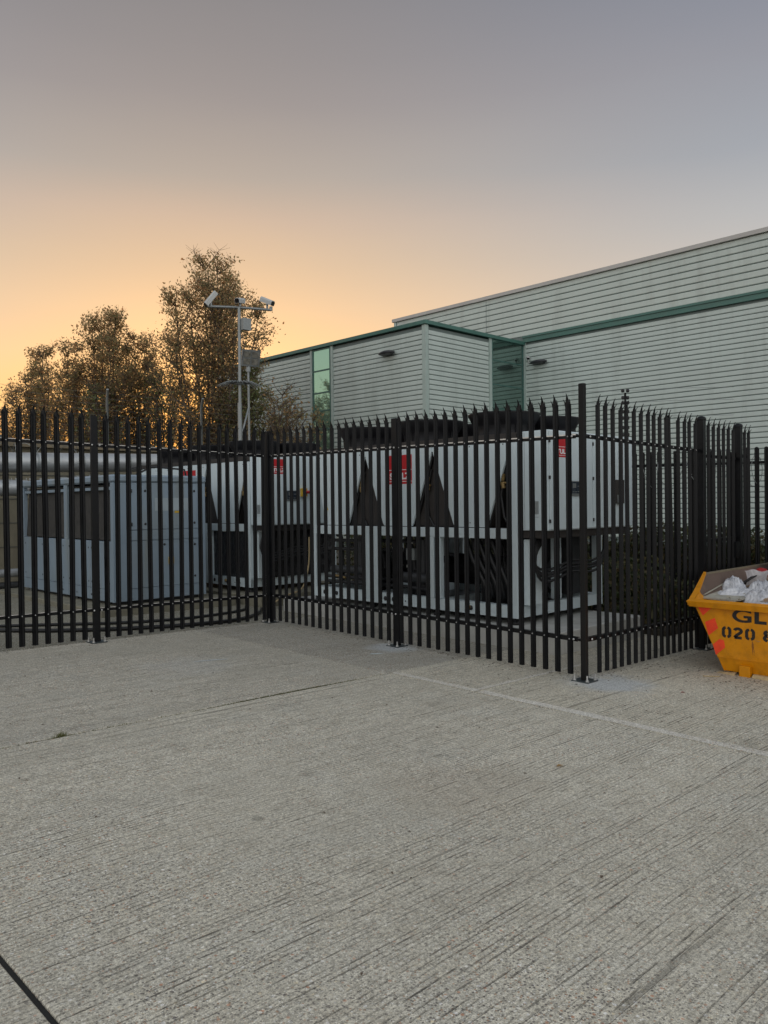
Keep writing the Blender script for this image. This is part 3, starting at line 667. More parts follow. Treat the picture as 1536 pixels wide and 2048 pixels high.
# ------------------------------------------------------------------ chiller
CX0, CX1 = 8.40, 10.48
def chiller(label):
    r = thing('chiller', (8.4, 6.1, .19), label, 'chiller', 'white air-cooled chillers')
    Y0, Y1 = 6.16, 10.37
    # base frame
    for x0 in (CX0, CX1-.12):
        mb = MB(); mb.box(x0, x0+.12, Y0, Y1, .28, .44); b = part('base_rail', mb, 'white', r)
        if x0 == CX0:
            mb = MB()
            for y in (6.95, 7.38, 8.45, 8.62, 9.75, 10.05): mb.lathe((x0-.002, y, .36), [(0, 0), (.035, 0), (.035, -.004), (.0, -.006)], 12, 'x')
            for y in (6.5, 6.68, 7.0, 8.2, 8.32, 9.3): mb.lathe((x0-.002, y, .35), [(0, 0), (.012, 0), (.0, -.004)], 8, 'x')
            part('lifting_hole', mb, 'dark', b)
    for y in (Y0, 7.5, 8.9, Y1-.12): mb = MB(); mb.box(CX0+.12, CX1-.12, y, y+.10, .285, .435); part('cross_rail', mb, 'white', r)
    mb = MB(); mb.box(CX0+.12, CX1-.12, Y0+.1, Y1-.12, .30, .315); part('base_tray', mb, 'darkgrey', r)
    for x in (CX0+.06, CX1-.06):
        for y in (6.24, 7.62, 8.95, 10.29): mb = MB(); mb.lathe((x, y, .192), [(0, 0), (.055, 0), (.055, .03), (.04, .035), (.045, .088), (0, .088)], 12); part('rubber_foot', mb, 'rubber', r)
    # posts and deck beams
    for x0 in (CX0, CX1-.08):
        for y0, y1, z1 in ((6.16, 6.285, 2.60), (7.50, 7.605, 1.31), (7.625, 7.74, 1.31), (8.77, 8.935, 1.31), (8.955, 9.10, 1.31), (10.26, 10.37, 2.60)):
            z0 = .442
            if z1 > 2: z0 = .28
            mb = MB(); mb.bbox(x0-.004, x0+.08, y0, y1, z0, z1, .005); part('post', mb, 'white', r)
        mb = MB(); mb.bbox(x0-.002, x0+.08, 6.287, 10.258, 1.312, 1.45, .005); part('deck_beam', mb, 'white', r)
        mb = MB(); mb.box(x0+.02, x0+.08, 6.287, 10.258, 2.53, 2.62); part('top_beam', mb, 'white', r)
    for y in (6.2, 10.3): mb = MB(); mb.box(CX0+.08, CX1-.08, y, y+.06, 1.32, 1.44); part('deck_cross_beam', mb, 'white', r)
    cs0 = [(6.29, 7.63), (7.67, 9.04), (9.08, 10.25)]
    # V shaped white side panels and dark openings between
    for x0, sg in ((CX0, 1), (CX1, -1)):
        cs = [6.27, 7.65, 9.06, 10.42]
        for k in range(3):
            a, b = cs[k], cs[k+1]; ya = a+.02 if k else 6.29; yb = b-.02 if k < 2 else 10.255
            la = a+.39; lb = b-.39
            pts = [(x0+sg*.012, ya, 2.62), (x0+sg*.012, ya, 2.50), (x0+sg*.012, la, 1.50), (x0+sg*.012, la+.03, 1.462), (x0+sg*.012, lb-.03, 1.462), (x0+sg*.012, lb, 1.50), (x0+sg*.012, yb, 2.50), (x0+sg*.012, yb, 2.62)]
            mb = MB(); mb.prism(pts, (sg*.03, 0, 0)); part('side_panel', mb, 'white', r)
            if k < 3:
                mb = MB()
                c = cs[k] if k else 6.3
                for s2 in ((-1, 1) if k else (1,)):
                    p0 = Vector((x0+sg*.055, c+s2*.36, 1.47)); p1 = Vector((x0+sg*.055, c+s2*.02, 2.48)); mb.tube([p0, p1], .016, 6)
                mb.tube([(x0+sg*.07, c+.06, 2.28), (x0+sg*.07, c+.17, 1.9), (x0+sg*.07, c+.12, 1.6), (x0+sg*.07, c+.02, 1.46)], .02, 8)
                part('refrigerant_pipe', mb, 'rubber', r)
                mb = MB(); mb.tube([(x0+sg*.045, c+.10, 2.17), (x0+sg*.045, c+.12, 2.08)], .024, 8); mb.tube([(x0+sg*.045, c+.125, 2.06), (x0+sg*.045, c+.11, 1.98)], .032, 6); mb.tube([(x0+sg*.045, c+.06, 2.05), (x0+sg*.045, c+.15, 2.06)], .014, 6)
                part('brass_fitting', mb, 'brass', r)
    for k in range(3):
        a, b = cs0[k]
        for y, z in ((a+.10, 2.56), (b-.10, 2.56), ((a+b)/2, 2.56), ((a+b)/2, 1.52)):
            mb = MB(); mb.lathe((CX0+.012, y, z), [(0, -.004), (.009, -.003), (.009, 0)], 7, 'x'); part('screw', mb, 'dark', r)
    # coils inside
    for k in range(3):
        a = (6.27, 7.65, 9.06)[k]; b = (7.65, 9.06, 10.42)[k]
        mb = MB()
        mb.prism([(CX0+.1, a+.04, 2.5), (CX0+.1, a+.40, 1.47), (CX0+.1, a+.46, 1.47), (CX0+.1, a+.10, 2.5)], (CX1-CX0-.2, 0, 0))
        mb.prism([(CX0+.1, b-.04, 2.5), (CX0+.1, b-.10, 2.5), (CX0+.1, b-.46, 1.47), (CX0+.1, b-.40, 1.47)], (CX1-CX0-.2, 0, 0))
        part('condenser_coil', mb, 'brownpanel', r)
    mb = MB(); mb.box(CX0+.10, CX1-.1, 6.3, 10.25, 1.44, 1.46); part('deck', mb, 'brownpanel', r)
    for c in (7.65, 9.06):
        mb = MB(); mb.prism([(CX0+.085, c-.36, 1.47), (CX0+.085, c+.36, 1.47), (CX0+.085, c+.01, 2.46), (CX0+.085, c-.01, 2.46)], (.01, 0, 0)); part('baffle', mb, 'brownpanel', r)
    mb = MB(); mb.box(CX0+.005, CX1-.005, 6.17, 10.36, 2.625, 2.70); part('fan_deck', mb, 'brownpanel', r)
    # fans
    for cx in (8.93, 9.95):
        for cy in (6.76, 8.14, 9.52):
            mb = MB(); mb.lathe((cx, cy, 2.701), [(.41, 0), (.40, .02), (.40, .10), (.425, .20), (.485, .31), (.50, .316), (.50, .298), (.44, .18), (.38, .10), (.39, 0)], 36)
            c = part('fan_cowl', mb, 'cowl', r)
            mb = MB()
            for k in range(12):
                th = 2*math.pi*k/12; mb.tube([(cx+.41*math.cos(th), cy+.41*math.sin(th), 2.72), (cx+.42*math.cos(th), cy+.42*math.sin(th), 2.86), (cx+.482*math.cos(th), cy+.482*math.sin(th), 3.0)], .009, 4)
            part('rib', mb, 'cowl', c)
            mb = MB(); mb.lathe((cx, cy, 2.85), [(0, -.1), (.1, -.1), (.1, .0), (0, .01)], 14)
            for k in range(7):
                a = 2*math.pi*k/7; p = Vector((math.cos(a), math.sin(a), 0)); q = Vector((-p.y, p.x, 0)); o = Vector((cx, cy, 2.77))
                mb.prism([o+p*.09, o+p*.38-q*.05, o+p*.39+q*.10+Vector((0, 0, .07)), o+p*.09+q*.07+Vector((0, 0, .05))], (0, 0, .006))
            part('fan_blades', mb, 'darkgrey', c)
    # control cabinet
    mb = MB(); mb.bbox(CX0, CX1, 5.68, 6.15, 1.43, 2.70, .008); cab = part('control_cabinet', mb, 'white', r)
    mb = MB(); mb.box(CX0+.05, CX1-.05, 5.75, 6.15, 1.33, 1.428); part('cabinet_support', mb, 'brownpanel', r)
    for x0, x1 in ((CX0+.012, 9.41), (9.42, CX1-.012)): mb = MB(); mb.bbox(x0, x1, 5.662, 5.679, 1.442, 2.69, .004); part('cabinet_door', mb, 'white', cab)
    for z in (1.55, 2.10, 2.56):
        mb = MB(); mb.box(CX0-.003, CX0+.014, 5.652, 5.674, z-.022, z+.022); part('hinge', mb, 'dark', cab)
        mb = MB(); mb.box(9.405, 9.428, 5.65, 5.661, z-.022, z+.022); part('hinge', mb, 'dark', cab)
    mb = MB()
    for k in range(12): mb.box(CX0-.005, CX0-.0005, 5.83, 5.93, 1.64+k*.014, 1.648+k*.014)
    mb.box(CX0-.005, CX0-.0005, 5.83, 5.93, 1.60, 1.603); part('vent_grille', mb, 'galv', cab)
    mb = MB(); mb.box(CX0-.004, CX0-.0005, 6.04, 6.043, 1.44, 2.69); part('seam', mb, 'galv', cab)
    mb = MB(); mb.box(8.86, 9.10, 5.652, 5.661, 1.865, 2.06); d = part('control_display', mb, 'galv', cab)
    mb = MB(); mb.box(8.87, 9.09, 5.648, 5.6515, 1.90, 2.05); part('display_face', mb, 'panel_lcd', d)
    mb = MB(); mb.box(8.90, 8.98, 5.646, 5.6478, 1.97, 2.03)
    for k in range(3): mb.box(9.02+.022*k, 9.032+.022*k, 5.646, 5.6478, 1.985, 2.0)
    for k in range(2): mb.box(8.9+.13*k, 8.925+.13*k, 5.646, 5.6478, 1.915, 1.93)
    mb.box(8.94, 9.01, 5.646, 5.6478, 1.918, 1.926); part('display_buttons', mb, 'galv', d)
    mb = MB(); mb.box(9.96, 10.19, 5.63, 5.661, 1.76, 2.09); part('isolator_box', mb, 'brownpanel', cab)
    mb = MB(); mb.box(9.99, 10.08, 5.622, 5.629, 1.77, 1.88); part('isolator_label', mb, 'galv', cab)
    # legs under the cabinet / cable duct
    mb = MB(); mb.bbox(CX0+.10, CX0+.42, 6.05, 6.14, .45, 1.31, .006); part('cable_trunking', mb, 'white', r, 'grey-white trunking panel')
    mb = MB(); mb.bbox(9.35, 9.47, 6.2, 6.3, .45, 1.32, .005); part('post', mb, 'white', r)
    mb = MB()
    for q, (za, zb) in enumerate(((1.33, .95), (1.33, .90), (1.33, .86), (1.30, .8))):
        pts = [(8.62+.05*q, 6.0, za), (8.50, 5.98, 1.12), (8.47+.02*q, 5.95, zb), (8.75, 5.92, zb-.07), (9.3, 5.9, zb+.08), (9.7, 5.9, zb+.01), (10.0, 5.9, zb+.06), (10.2, 5.95, 1.15), (10.25, 6.0, 1.33)]
        sm = []
        for i in range(len(pts)-1):
            for t in (0, .33, .66): sm.append(Vector(pts[i]).lerp(Vector(pts[i+1]), t))
        sm.append(Vector(pts[-1]))
        for _ in range(2): sm = [sm[0]]+[(sm[i-1]+sm[i]*2+sm[i+1])/4 for i in range(1, len(sm)-1)]+[sm[-1]]
        mb.tube(sm, .019, 7)
    part('cable_loom', mb, 'rubber', r)
    # machinery inside the frame
    for cy, cx in ((7.0, 9.1), (8.3, 9.0), (9.6, 9.2)):
        mb = MB(); mb.lathe((cx, cy, .32), [(0, 0), (.24, 0), (.26, .06), (.26, .5), (.22, .62), (.1, .70), (0, .71)], 18); part('compressor', mb, 'dark', r)
    for y in (8.05, 9.55): mb = MB(); mb.box(9.15, 9.22, y, y+.07, .45, 1.31); part('inner_post', mb, 'white', r)
    mb = MB(); mb.tube([(8.60, 7.85, .68), (8.60, 8.6, .70)], .07, 10); mb.tube([(8.62, 9.2, .74), (8.62, 10.1, .72)], .065, 10); mb.tube([(8.7, 8.1, .5), (8.7, 8.1, 1.25)], .05, 8); mb.tube([(8.66, 9.45, .5), (8.66, 9.45, 1.28)], .045, 8); part('lagged_pipe', mb, 'darkgrey', r)
    mb = MB(); mb.box(8.55, 8.6, 8.15, 8.32, .95, 1.12); mb.box(8.56, 8.6, 9.2, 9.3, 1.08, 1.2); part('junction_box', mb, 'galv', r)
    mb = MB(); mb.tube([(9.75, 6.5, .75), (9.75, 10.1, .75)], .24, 18); part('evaporator', mb, 'dark', r)
    mb = MB(); mb.box(CX1-.16, CX1-.13, 6.35, 7.45, .45, 1.3); mb.box(9.95, 10.3, 6.4, 7.6, .45, 1.28); part('inner_panel', mb, 'darkgrey', r)
    mb = MB()
    rr = random.Random(5)
    for q in range(16):
        y = 6.45+q*.23; x = 8.62+rr.uniform(0, .3)
        z0 = rr.uniform(.45, .8); z1 = rr.uniform(.95, 1.3)
        mb.tube([(x, y, z0), (x, y+.02, z1-.08), (x+.03, y+.08, z1), (x+.1, y+.25, z1)], rr.choice((.014, .022, .03)), 7)
    for q, z in enumerate((.52, .6, 1.2, 1.06)): mb.tube([(8.62+.05*q, 7.8, z), (8.6+.05*q, 8.5, z+.02), (8.6, 10.2, z)], .028, 8)
    part('pipework', mb, 'dark', r)
    mb = MB()
    for q in range(5):
        pts = [(8.62, 7.2-.11*q, 1.3), (8.58, 7.05-.11*q, 1.0), (8.56, 6.85-.1*q, .72), (8.58, 6.8-.1*q, .52), (8.72, 6.9-.1*q, .46)]
        mb.tube(pts, .033, 8)
    part('hose', mb, 'rubber', r)
    mb = MB()
    for q in range(14):
        y = rr.uniform(7.8, 10.1); z = rr.uniform(.5, 1.2); x = 8.56+rr.uniform(0, .15); s = rr.uniform(.012, .028); mb.box(x, x+s, y, y+s*1.4, z, z+s*1.6)
    part('pipe_fittings', mb, 'zinc', r)
    mb = MB(); mb.tube([(8.6, 9.18, .62), (8.6, 9.28, .62)], .035, 8); part('valve_handle', mb, 'redsleeve', r)
    mb = MB(); mb.tube([(8.55, 10.0, .63), (8.55, 9.7, .60)], .02, 8); part('copper_pipe', mb, 'brass', r)
    mb = MB(); mb.prism([(CX0-.006, 7.56, 1.02), (CX0-.006, 7.52, .96), (CX0-.006, 7.56, .90), (CX0-.006, 7.60, .96)], (-.002, 0, 0)); part('warning_sticker', mb, 'diamond', r)
    mb = MB(); mb.prism([(CX0+.011, 9.98, 1.78), (CX0+.011, 9.95, 1.70), (CX0+.011, 10.01, 1.70)], (-.002, 0, 0)); part('warning_sticker', mb, 'yellowmark', r)
    mb = MB()
    mb.lathe((CX0-.005, 6.98, .37), [(0, -.03), (.03, -.02), (.03, 0)], 8, 'x'); part('drain_cap', mb, 'brass', r)
    return r
def logo(root, face, p, w, h):
    """red plate with two white rules and the maker's letters. face 'x' = on plane x, readable from -X; 'y' = readable from -Y"""
    px, py, pz = p
    mb = MB()
    if face == 'x': mb.box(px-.002, px, py-w, py, pz-h, pz)
    else: mb.box(px, px+w, py-.002, py, pz-h, pz)
    pl = part('maker_plate', mb, 'red', root)
    mb = MB()
    for a in (.50, .90):
        if face == 'x': mb.box(px-.0032, px-.0022, py-w, py, pz-h*(a+.022), pz-h*a)
        else: mb.box(px, px+w, py-.0032, py-.0022, pz-h*(a+.022), pz-h*a)
    part('rule', mb, 'whiteprint', pl)
    me = text_mesh('STULZ', h*.30, 'whiteprint', .0005, .006*h/.42, 1.0)
    xs = [v.co.x for v in me.vertices]; k = (w*.86)/(max(xs)-min(xs)); me.transform(Matrix.Scale(k, 4, (1, 0, 0)))
    x0 = min(v.co.x for v in me.vertices)
    if face == 'x': inst('maker_letters', me, pl, (px-.003, py-w*.07+x0*1, pz-h*.83), (math.pi/2, 0, -math.pi/2))
    else: inst('maker_letters', me, pl, (px+w*.07-x0, py-.003, pz-h*.83), (math.pi/2, 0, 0))
c1 = chiller('long white V-coil chiller with black fan cowls behind right fence run')
logo(c1, 'x', (CX0+.011, 8.54, 2.515), .49, .43)
logo(c1, 'y', (8.49, 5.6615, 2.63), .37, .27)
def copy_tree(o, parent=None):
    c = o.copy(); col.objects.link(c); c.parent = parent
    for ch in list(o.children): copy_tree(ch, c)
    return c
c2 = copy_tree(c1); c2.location.y += 6.0
c2['label'] = 'rear white chiller partly hidden behind the blue-grey plant unit and fence corner'
mb = MB(); mb.box(9.18, 9.30, 11.60, 11.66, 1.95, 2.10); iso = part('yellow_isolator', mb, 'yellowmark', c2)
mb = MB(); mb.tube([(9.25, 11.59, 2.03), (9.38, 11.59, 2.03)], .03, 8); part('knob', mb, 'redsleeve', iso)
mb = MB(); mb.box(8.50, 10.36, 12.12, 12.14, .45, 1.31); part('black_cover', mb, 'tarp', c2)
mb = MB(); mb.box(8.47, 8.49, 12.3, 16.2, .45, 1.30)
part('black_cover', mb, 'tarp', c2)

# ------------------------------------------------------------------ blue-grey plant unit on the left
ux0, ux1, uy0, uy1, uz0, uz1 = 5.9, 7.64, 12.455, 16.5, .215, 2.20
un = thing('plant_unit', (5.9, 12.455, .16), 'blue-grey boxed air conditioning plant unit with mesh openings behind left fence', 'plant unit')
mb = MB(); mb.box(ux0+.03, ux1-.03, uy0+.03, uy1-.03, uz0, 1.22); mb.box(ux0+.55, ux1-.03, uy0+.03, uy1-.03, 1.22, uz1); body = part('body', mb, 'acgrey', un)
mb = MB(); mb.bbox(ux0-.02, ux1+.02, uy0-.02, uy1+.02, uz1, uz1+.13, .03); part('roof_cap', mb, 'acgrey', un)
mb = MB(); mb.box(ux0+.1, ux1-.1, uy0+.1, uy1-.1, .161, uz0); part('skid', mb, 'dark', un)
for y in (uy0+.3, uy0+1.6, uy1-.4): mb = MB(); mb.box(ux0+.02, ux0+.08, y, y+.06, .161, uz0); part('foot', mb, 'galv', un)
# corner posts and mullion of the open side
for y0, y1 in ((uy0, uy0+.09), (14.28, 14.42), (uy1-.12, uy1)): mb = MB(); mb.bbox(ux0, ux0+.08, y0, y1, uz0, uz1-.002, .004); part('corner_post', mb, 'acgrey', un)
for y0, y1 in ((uy0+.092, 14.278), (14.422, uy1-.122)):
    mb = MB(); mb.prism([(ux0+.05, y0, 1.24), (ux0+.30, y0, 1.24), (ux0+.5, y0, 2.12), (ux0+.12, y0, 2.17)], (0, y1-y0, 0)); f = part('intake_mesh', mb, 'mesh_dark', un)
    mb = MB()
    k = y0+.04
    while k < y1: mb.box(ux0+.045, ux0+.052, k, k+.012, 1.24, 2.1); k += .06
    mb = MB(); mb.box(ux0+.03, ux0+.06, y0, y1, 2.08, 2.13); part('top_strip', mb, 'acgrey', f)
# lower side panels on the x face
ys = [uy0+.095, 13.35, 14.28, 14.42, 15.4, uy1-.125]
for a, b in zip(ys[:-1], ys[1:]):
    if b-a < .2: continue
    mb = MB(); mb.bbox(ux0+.004, ux0+.028, a+.006, b-.006, .42, 1.215, .004); p = part('side_panel', mb, 'acgrey', un)
    for y in (a+.06, b-.06):
        for z in (.52, 1.1): mb = MB(); mb.lathe((ux0+.003, y, z), [(0, -.004), (.016, -.002), (.016, 0)], 8, 'x'); part('screw', mb, 'dark', p)
mb = MB(); mb.bbox(ux0+.004, ux0+.029, uy0+.095, 14.276, uz0, .412, .004); mb.bbox(ux0+.004, ux0+.029, 14.424, uy1-.125, uz0, .412, .004); part('kick_panel', mb, 'acgrey', un)
for y in (12.7, 13.3, 13.9, 14.5, 15.2, 15.9): mb = MB(); mb.lathe((ux0-.001, y, .30), [(0, -.004), (.016, -.002), (.016, 0)], 8, 'x'); part('screw', mb, 'dark', un)
# front (y) face: door panels
fx = [ux0+.09, 6.22, ux1-.03]
def fpan(x0, x1, z0, z1, nm='door_panel', d=.022):
    mb = MB(); mb.bbox(x0+.004, x1-.004, uy0+.003, uy0+d+.005, z0+.004, z1-.004, .004); return part(nm, mb, 'acgrey', un)
fpan(ux0+.005, fx[1], uz0, uz1, 'corner_panel'); fpan(fx[1], ux1-.09, 1.40, uz1); fpan(fx[1], ux1-.09, 1.22, 1.40, 'middle_panel'); fpan(fx[1], ux1-.09, .42, 1.22); fpan(fx[1], ux1-.09, uz0, .42, 'kick_panel')
mb = MB(); mb.bbox(ux1-.088, ux1, uy0-.002, uy0+.03, uz0, uz1-.002, .004); part('corner_post', mb, 'acgrey', un)
for x, z in ((6.48, 2.06), (6.48, 1.50), (7.42, 2.06), (7.42, 1.50), (7.42, 1.12), (6.83, 1.14), (7.42, .56)): mb = MB(); mb.lathe((x, uy0+.002, z), [(0, -.006), (.022, -.003), (.022, 0)], 10, 'y'); part('quarter_turn_lock', mb, 'dark', un)
for z in (2.06, 1.50): mb = MB(); mb.lathe((6.2, uy0-.002, z), [(0, -.02), (.035, -.015), (.04, 0)], 10, 'y'); mb.box(6.16, 6.24, uy0-.012, uy0, z-.03, z+.03); part('hinge', mb, 'darkgrey', un)
mb = MB(); mb.box(6.66, 7.34, uy0-.001, uy0+.002, 1.72, 1.94); pp = part('faded_name_plate', mb, 'camwhite', un); pp.data.materials[0] = simple('faded_plate', (.36, .42, .45), .5, 0, .08, 3).m
mb = MB(); mb.box(7.03, 7.12, uy0-.003, uy0-.0015, 1.68, 1.715); part('yellow_sticker', mb, 'yellowmark', un)
mb = MB(); mb.box(6.90, 6.99, uy0-.03, uy0-.001, .80, .92); iso = part('isolator', mb, 'yellowmark', un)
mb = MB(); mb.box(6.915, 6.975, uy0-.036, uy0-.031, .82, .90); part('isolator_face', mb, 'galv', iso)
mb = MB(); mb.tube([(6.6, 13.0, 2.36), (6.9, 13.0, 2.50), (7.3, 13.0, 2.48), (7.55, 13.0, 2.46), (7.58, 13.0, 2.34)], .018, 6); mb.tube([(6.55, 13.1, 2.34), (6.56, 13.1, 2.47), (6.7, 13.05, 2.5)], .014, 6); part('roof_conduit', mb, 'rubber', un)
for x, y in ((6.05, 14.9), (6.05, 14.2), (6.05, 13.5)): mb = MB(); mb.box(x, x+.12, y, y+.16, uz1+.131, uz1+.17); part('roof_bracket', mb, 'galv', un)
mb = MB(); mb.tube([(6.02, 12.95, 2.331), (6.02, 12.95, 3.1)], .02, 8); solo('conduit_post', mb, 'galv', 'thin galvanised upright rising from roof of the blue-grey unit', 'pole')

# hoses lying on the ground inside the left fence
def smooth_path(pts, it=3):
    P = [Vector(p) for p in pts]; Q = []
    for i in range(len(P)-1):
        for t in (0, .25, .5, .75): Q.append(P[i].lerp(P[i+1], t))
    Q.append(P[-1])
    for _ in range(it): Q = [Q[0]]+[(Q[i-1]+Q[i]*2+Q[i+1])/4 for i in range(1, len(Q)-1)]+[Q[-1]]
    return Q
def hose(xy, r, label, mat='rubber'):
    mb = MB(); mb.tube(smooth_path([(x, y, gz(x, y)+r+.002+(.0 if len(q) < 3 else q[2])) for q in xy for x, y in (q[:2],)]), r, 8)
    return solo('hose', mb, mat, label, 'hose')
hose([(2.2, 12.6), (3.6, 11.85), (4.3, 11.1), (5.2, 10.6), (6.1, 10.35), (6.9, 10.3), (7.6, 10.75), (7.95, 11.2)], .028, 'thick black hose on the ground along foot of the left fence')
hose([(2.2, 13.0), (3.8, 12.1), (4.6, 11.7), (5.3, 11.25), (6.2, 11.0), (7.1, 11.1), (7.7, 11.3), (7.9, 11.6)], .022, 'second black hose curving further behind the left fence')
0 and hose([(3.1, 10.9), (4.2, 10.35), (5.2, 10.12), (6.3, 10.12)], .022, 'thin black cable lying tight against foot of left fence')
hose([(9.35, 11.63, 1.2), (9.33, 11.6, .7), (9.1, 11.5, .22), (8.6, 11.35, .2), (8.1, 11.25, .02)], .014, 'yellowish cable hanging below the rear chiller cabinet', 'wood')
mb = MB()
for k in range(60):
    a = random.uniform(0, 6.28); r = random.uniform(0, .14); x, y = 3.9+r*math.cos(a), 12.3+r*math.sin(a); z = gz(x, y); h = .12*random.random()
    mb.add([(x, y, z), (x+.03, y, z), (x+random.uniform(-.05, .05), y+random.uniform(-.05, .05), z+h)], [(0, 1, 2)])
solo('torn_wrap', mb, 'bag', 'small scrap of torn white plastic on ground behind the left fence', 'rubbish')

# ------------------------------------------------------------------ CCTV mast and floodlight
mp = thing('cctv_mast', (13.66, 20.23, 0), 'tall galvanised camera mast with crossbar and spiked collar before the trees', 'mast')
mb = MB(); mb.tube([(13.66, 20.24, -.1), (13.66, 20.24, 4.9)], .065, 12); mb.tube([(13.67, 20.24, 4.9), (13.69, 20.25, 7.8)], .046, 12); part('pole', mb, 'galv', mp)
A = Vector((13.02, 20.90, 7.83)); B = Vector((14.38, 19.58, 7.70)); mb = MB(); mb.tube([A, (A+B)/2+Vector((0, 0, .02)), B], .040, 8); part('crossbar', mb, 'galv', mp)
for q in (A, B): mb = MB(); mb.tube([q+Vector((0, 0, -.02)), q+Vector((0, 0, .10))], .05, 8); part('end_bracket', mb, 'galv', mp)
mb = MB(); mb.box(13.70, 13.98, 20.05, 20.2, 7.10, 7.45); part('junction_box', mb, 'galv', mp)
mb = MB(); mb.lathe((13.66, 20.24, 5.48), [(.10, -.03), (.16, 0), (.10, .03)], 12)
for k in range(28):
    a = 2*math.pi*k/28; c_, s_ = math.cos(a), math.sin(a)
    mb.tube([(13.66+.12*c_, 20.24+.12*s_, 5.5), (13.66+.40*c_, 20.24+.40*s_, 5.52), (13.66+.68*c_, 20.24+.68*s_, 5.40)], [.018, .014, .003], 5)
part('spike_collar', mb, 'galv', mp)
mb = MB(); mb.tube([(13.72, 20.2, 7.1), (13.8, 20.15, 6.6), (13.74, 20.2, 6.2)], .012, 5); part('cable', mb, 'rubber', mp)
def cctv(p, d, label, L=.42):
    p = Vector(p); d = Vector(d).normalized(); t = thing('security_camera', p, label, 'camera', 'cameras on the mast')
    u = Vector((0, 0, 1)); s = d.cross(u).normalized(); w = s.cross(d)
    mb = MB(); c = p+Vector((0, 0, .20)); q = [(-.075, -.07), (.075, -.07), (.085, .04), (.05, .085), (-.05, .085), (-.085, .04)]
    mb.prism([c-d*L/2+s*a+w*b for a, b in q], d*L); part('housing', mb, 'camwhite', t)
    mb = MB(); mb.prism([c+d*(L/2+.001)+s*a*.8+w*b*.8 for a, b in q], d*.02); part('lens_window', mb, 'lens', t)
    mb = MB(); mb.tube([p+Vector((0, 0, -.02)), p+Vector((0, 0, .14))], .035, 8); part('bracket', mb, 'galv', t)
rv = Vector((R2.x, R2.y, 0)).normalized(); fv = Vector((Fv.x, Fv.y, 0)).normalized()
cctv(A+Vector((.06, -.06, .03)), -rv*.55-fv*.25-Vector((0, 0, .75)), 'white bullet camera tilted steeply down at left end of crossbar', .50)
cctv((A+B)/2+Vector((.02, 0, .02)), -fv*1-rv*.3-Vector((0, 0, .2)), 'middle white camera facing the yard on top of the mast', .40)
cctv(B+Vector((-.08, .08, .06)), rv*.8-fv*.45-Vector((0, 0, .42)), 'white bullet camera pointing right at right end of crossbar', .46)
fl = thing('floodlight_pole', (14.43, 20.88, 0), 'thinner galvanised pole beside the mast carrying a big square floodlight', 'pole')
mb = MB(); mb.tube([(14.43, 20.88, -.1), (14.43, 20.88, 6.15)], .036, 10); part('pole', mb, 'galv', fl)
mb = MB(); mb.tube([(14.43, 20.88, 4.9), (14.0, 20.6, 4.1), (13.75, 20.4, 3.6)], .03, 6); part('brace', mb, 'galv', fl)
mb = MB(); mb.tube([(14.43, 20.88, 6.0), (14.43, 20.88, 6.25)], .075, 10); part('bracket', mb, 'galv', fl)
fd = thing('floodlight', (14.46, 20.85, 6.2), 'big square grey floodlight with bank of lamps angled to the yard', 'floodlight')
d = (-fv*.85+rv*.45-Vector((0, 0, .32))).normalized(); s = d.cross(Vector((0, 0, 1))).normalized(); w = s.cross(d); c = Vector((14.47, 20.86, 6.46))
mb = MB(); W = .29; H = .26
vs = [c+s*a+w*b+d*.16 for a, b in ((-W, -H), (W, -H), (W, H), (-W, H))]+[c+s*a*.78+w*b*.78-d*.16 for a, b in ((-W, -H), (W, -H), (W, H), (-W, H))]
mb.add(vs, [(7, 6, 5, 4), (0, 1, 5, 4), (1, 2, 6, 5), (2, 3, 7, 6), (3, 0, 4, 7), (0, 3, 2, 1)]); part('housing', mb, 'galv', fd)
for a in (-1, 1):
    for b in (-1, 1):
        o = c+d*.163+s*a*.13+w*b*.11; mb = MB(); mb.prism([o+s*x*.11+w*y*.09 for x, y in ((-1, -1), (1, -1), (1, 1), (-1, 1))], d*.004); part('lamp_glass', mb, 'lamp_glass', fd)

# ------------------------------------------------------------------ yellow skip and contents
SXF = 8.75; GZ = gz(SXF, 3.2)
sk = thing('skip', (SXF, 3.2, GZ), 'yellow metal skip with orange reflective stickers and black lettering', 'skip')
yt0, yt1 = 4.01, 2.39       # top, left and right in view
yb0, yb1 = 3.66, 2.74       # bottom
zb, zf, zr = GZ+.03, .60, .66
def lerp(a, b, t): return a+(b-a)*t
zk = .064
def yl(z): return lerp(yb0, 3.96, (z-zb)/(zf-zb))
def yr(z): return lerp(yb1, 2.44, (z-zb)/(zf-zb))
XE = 12.0
mb = MB()
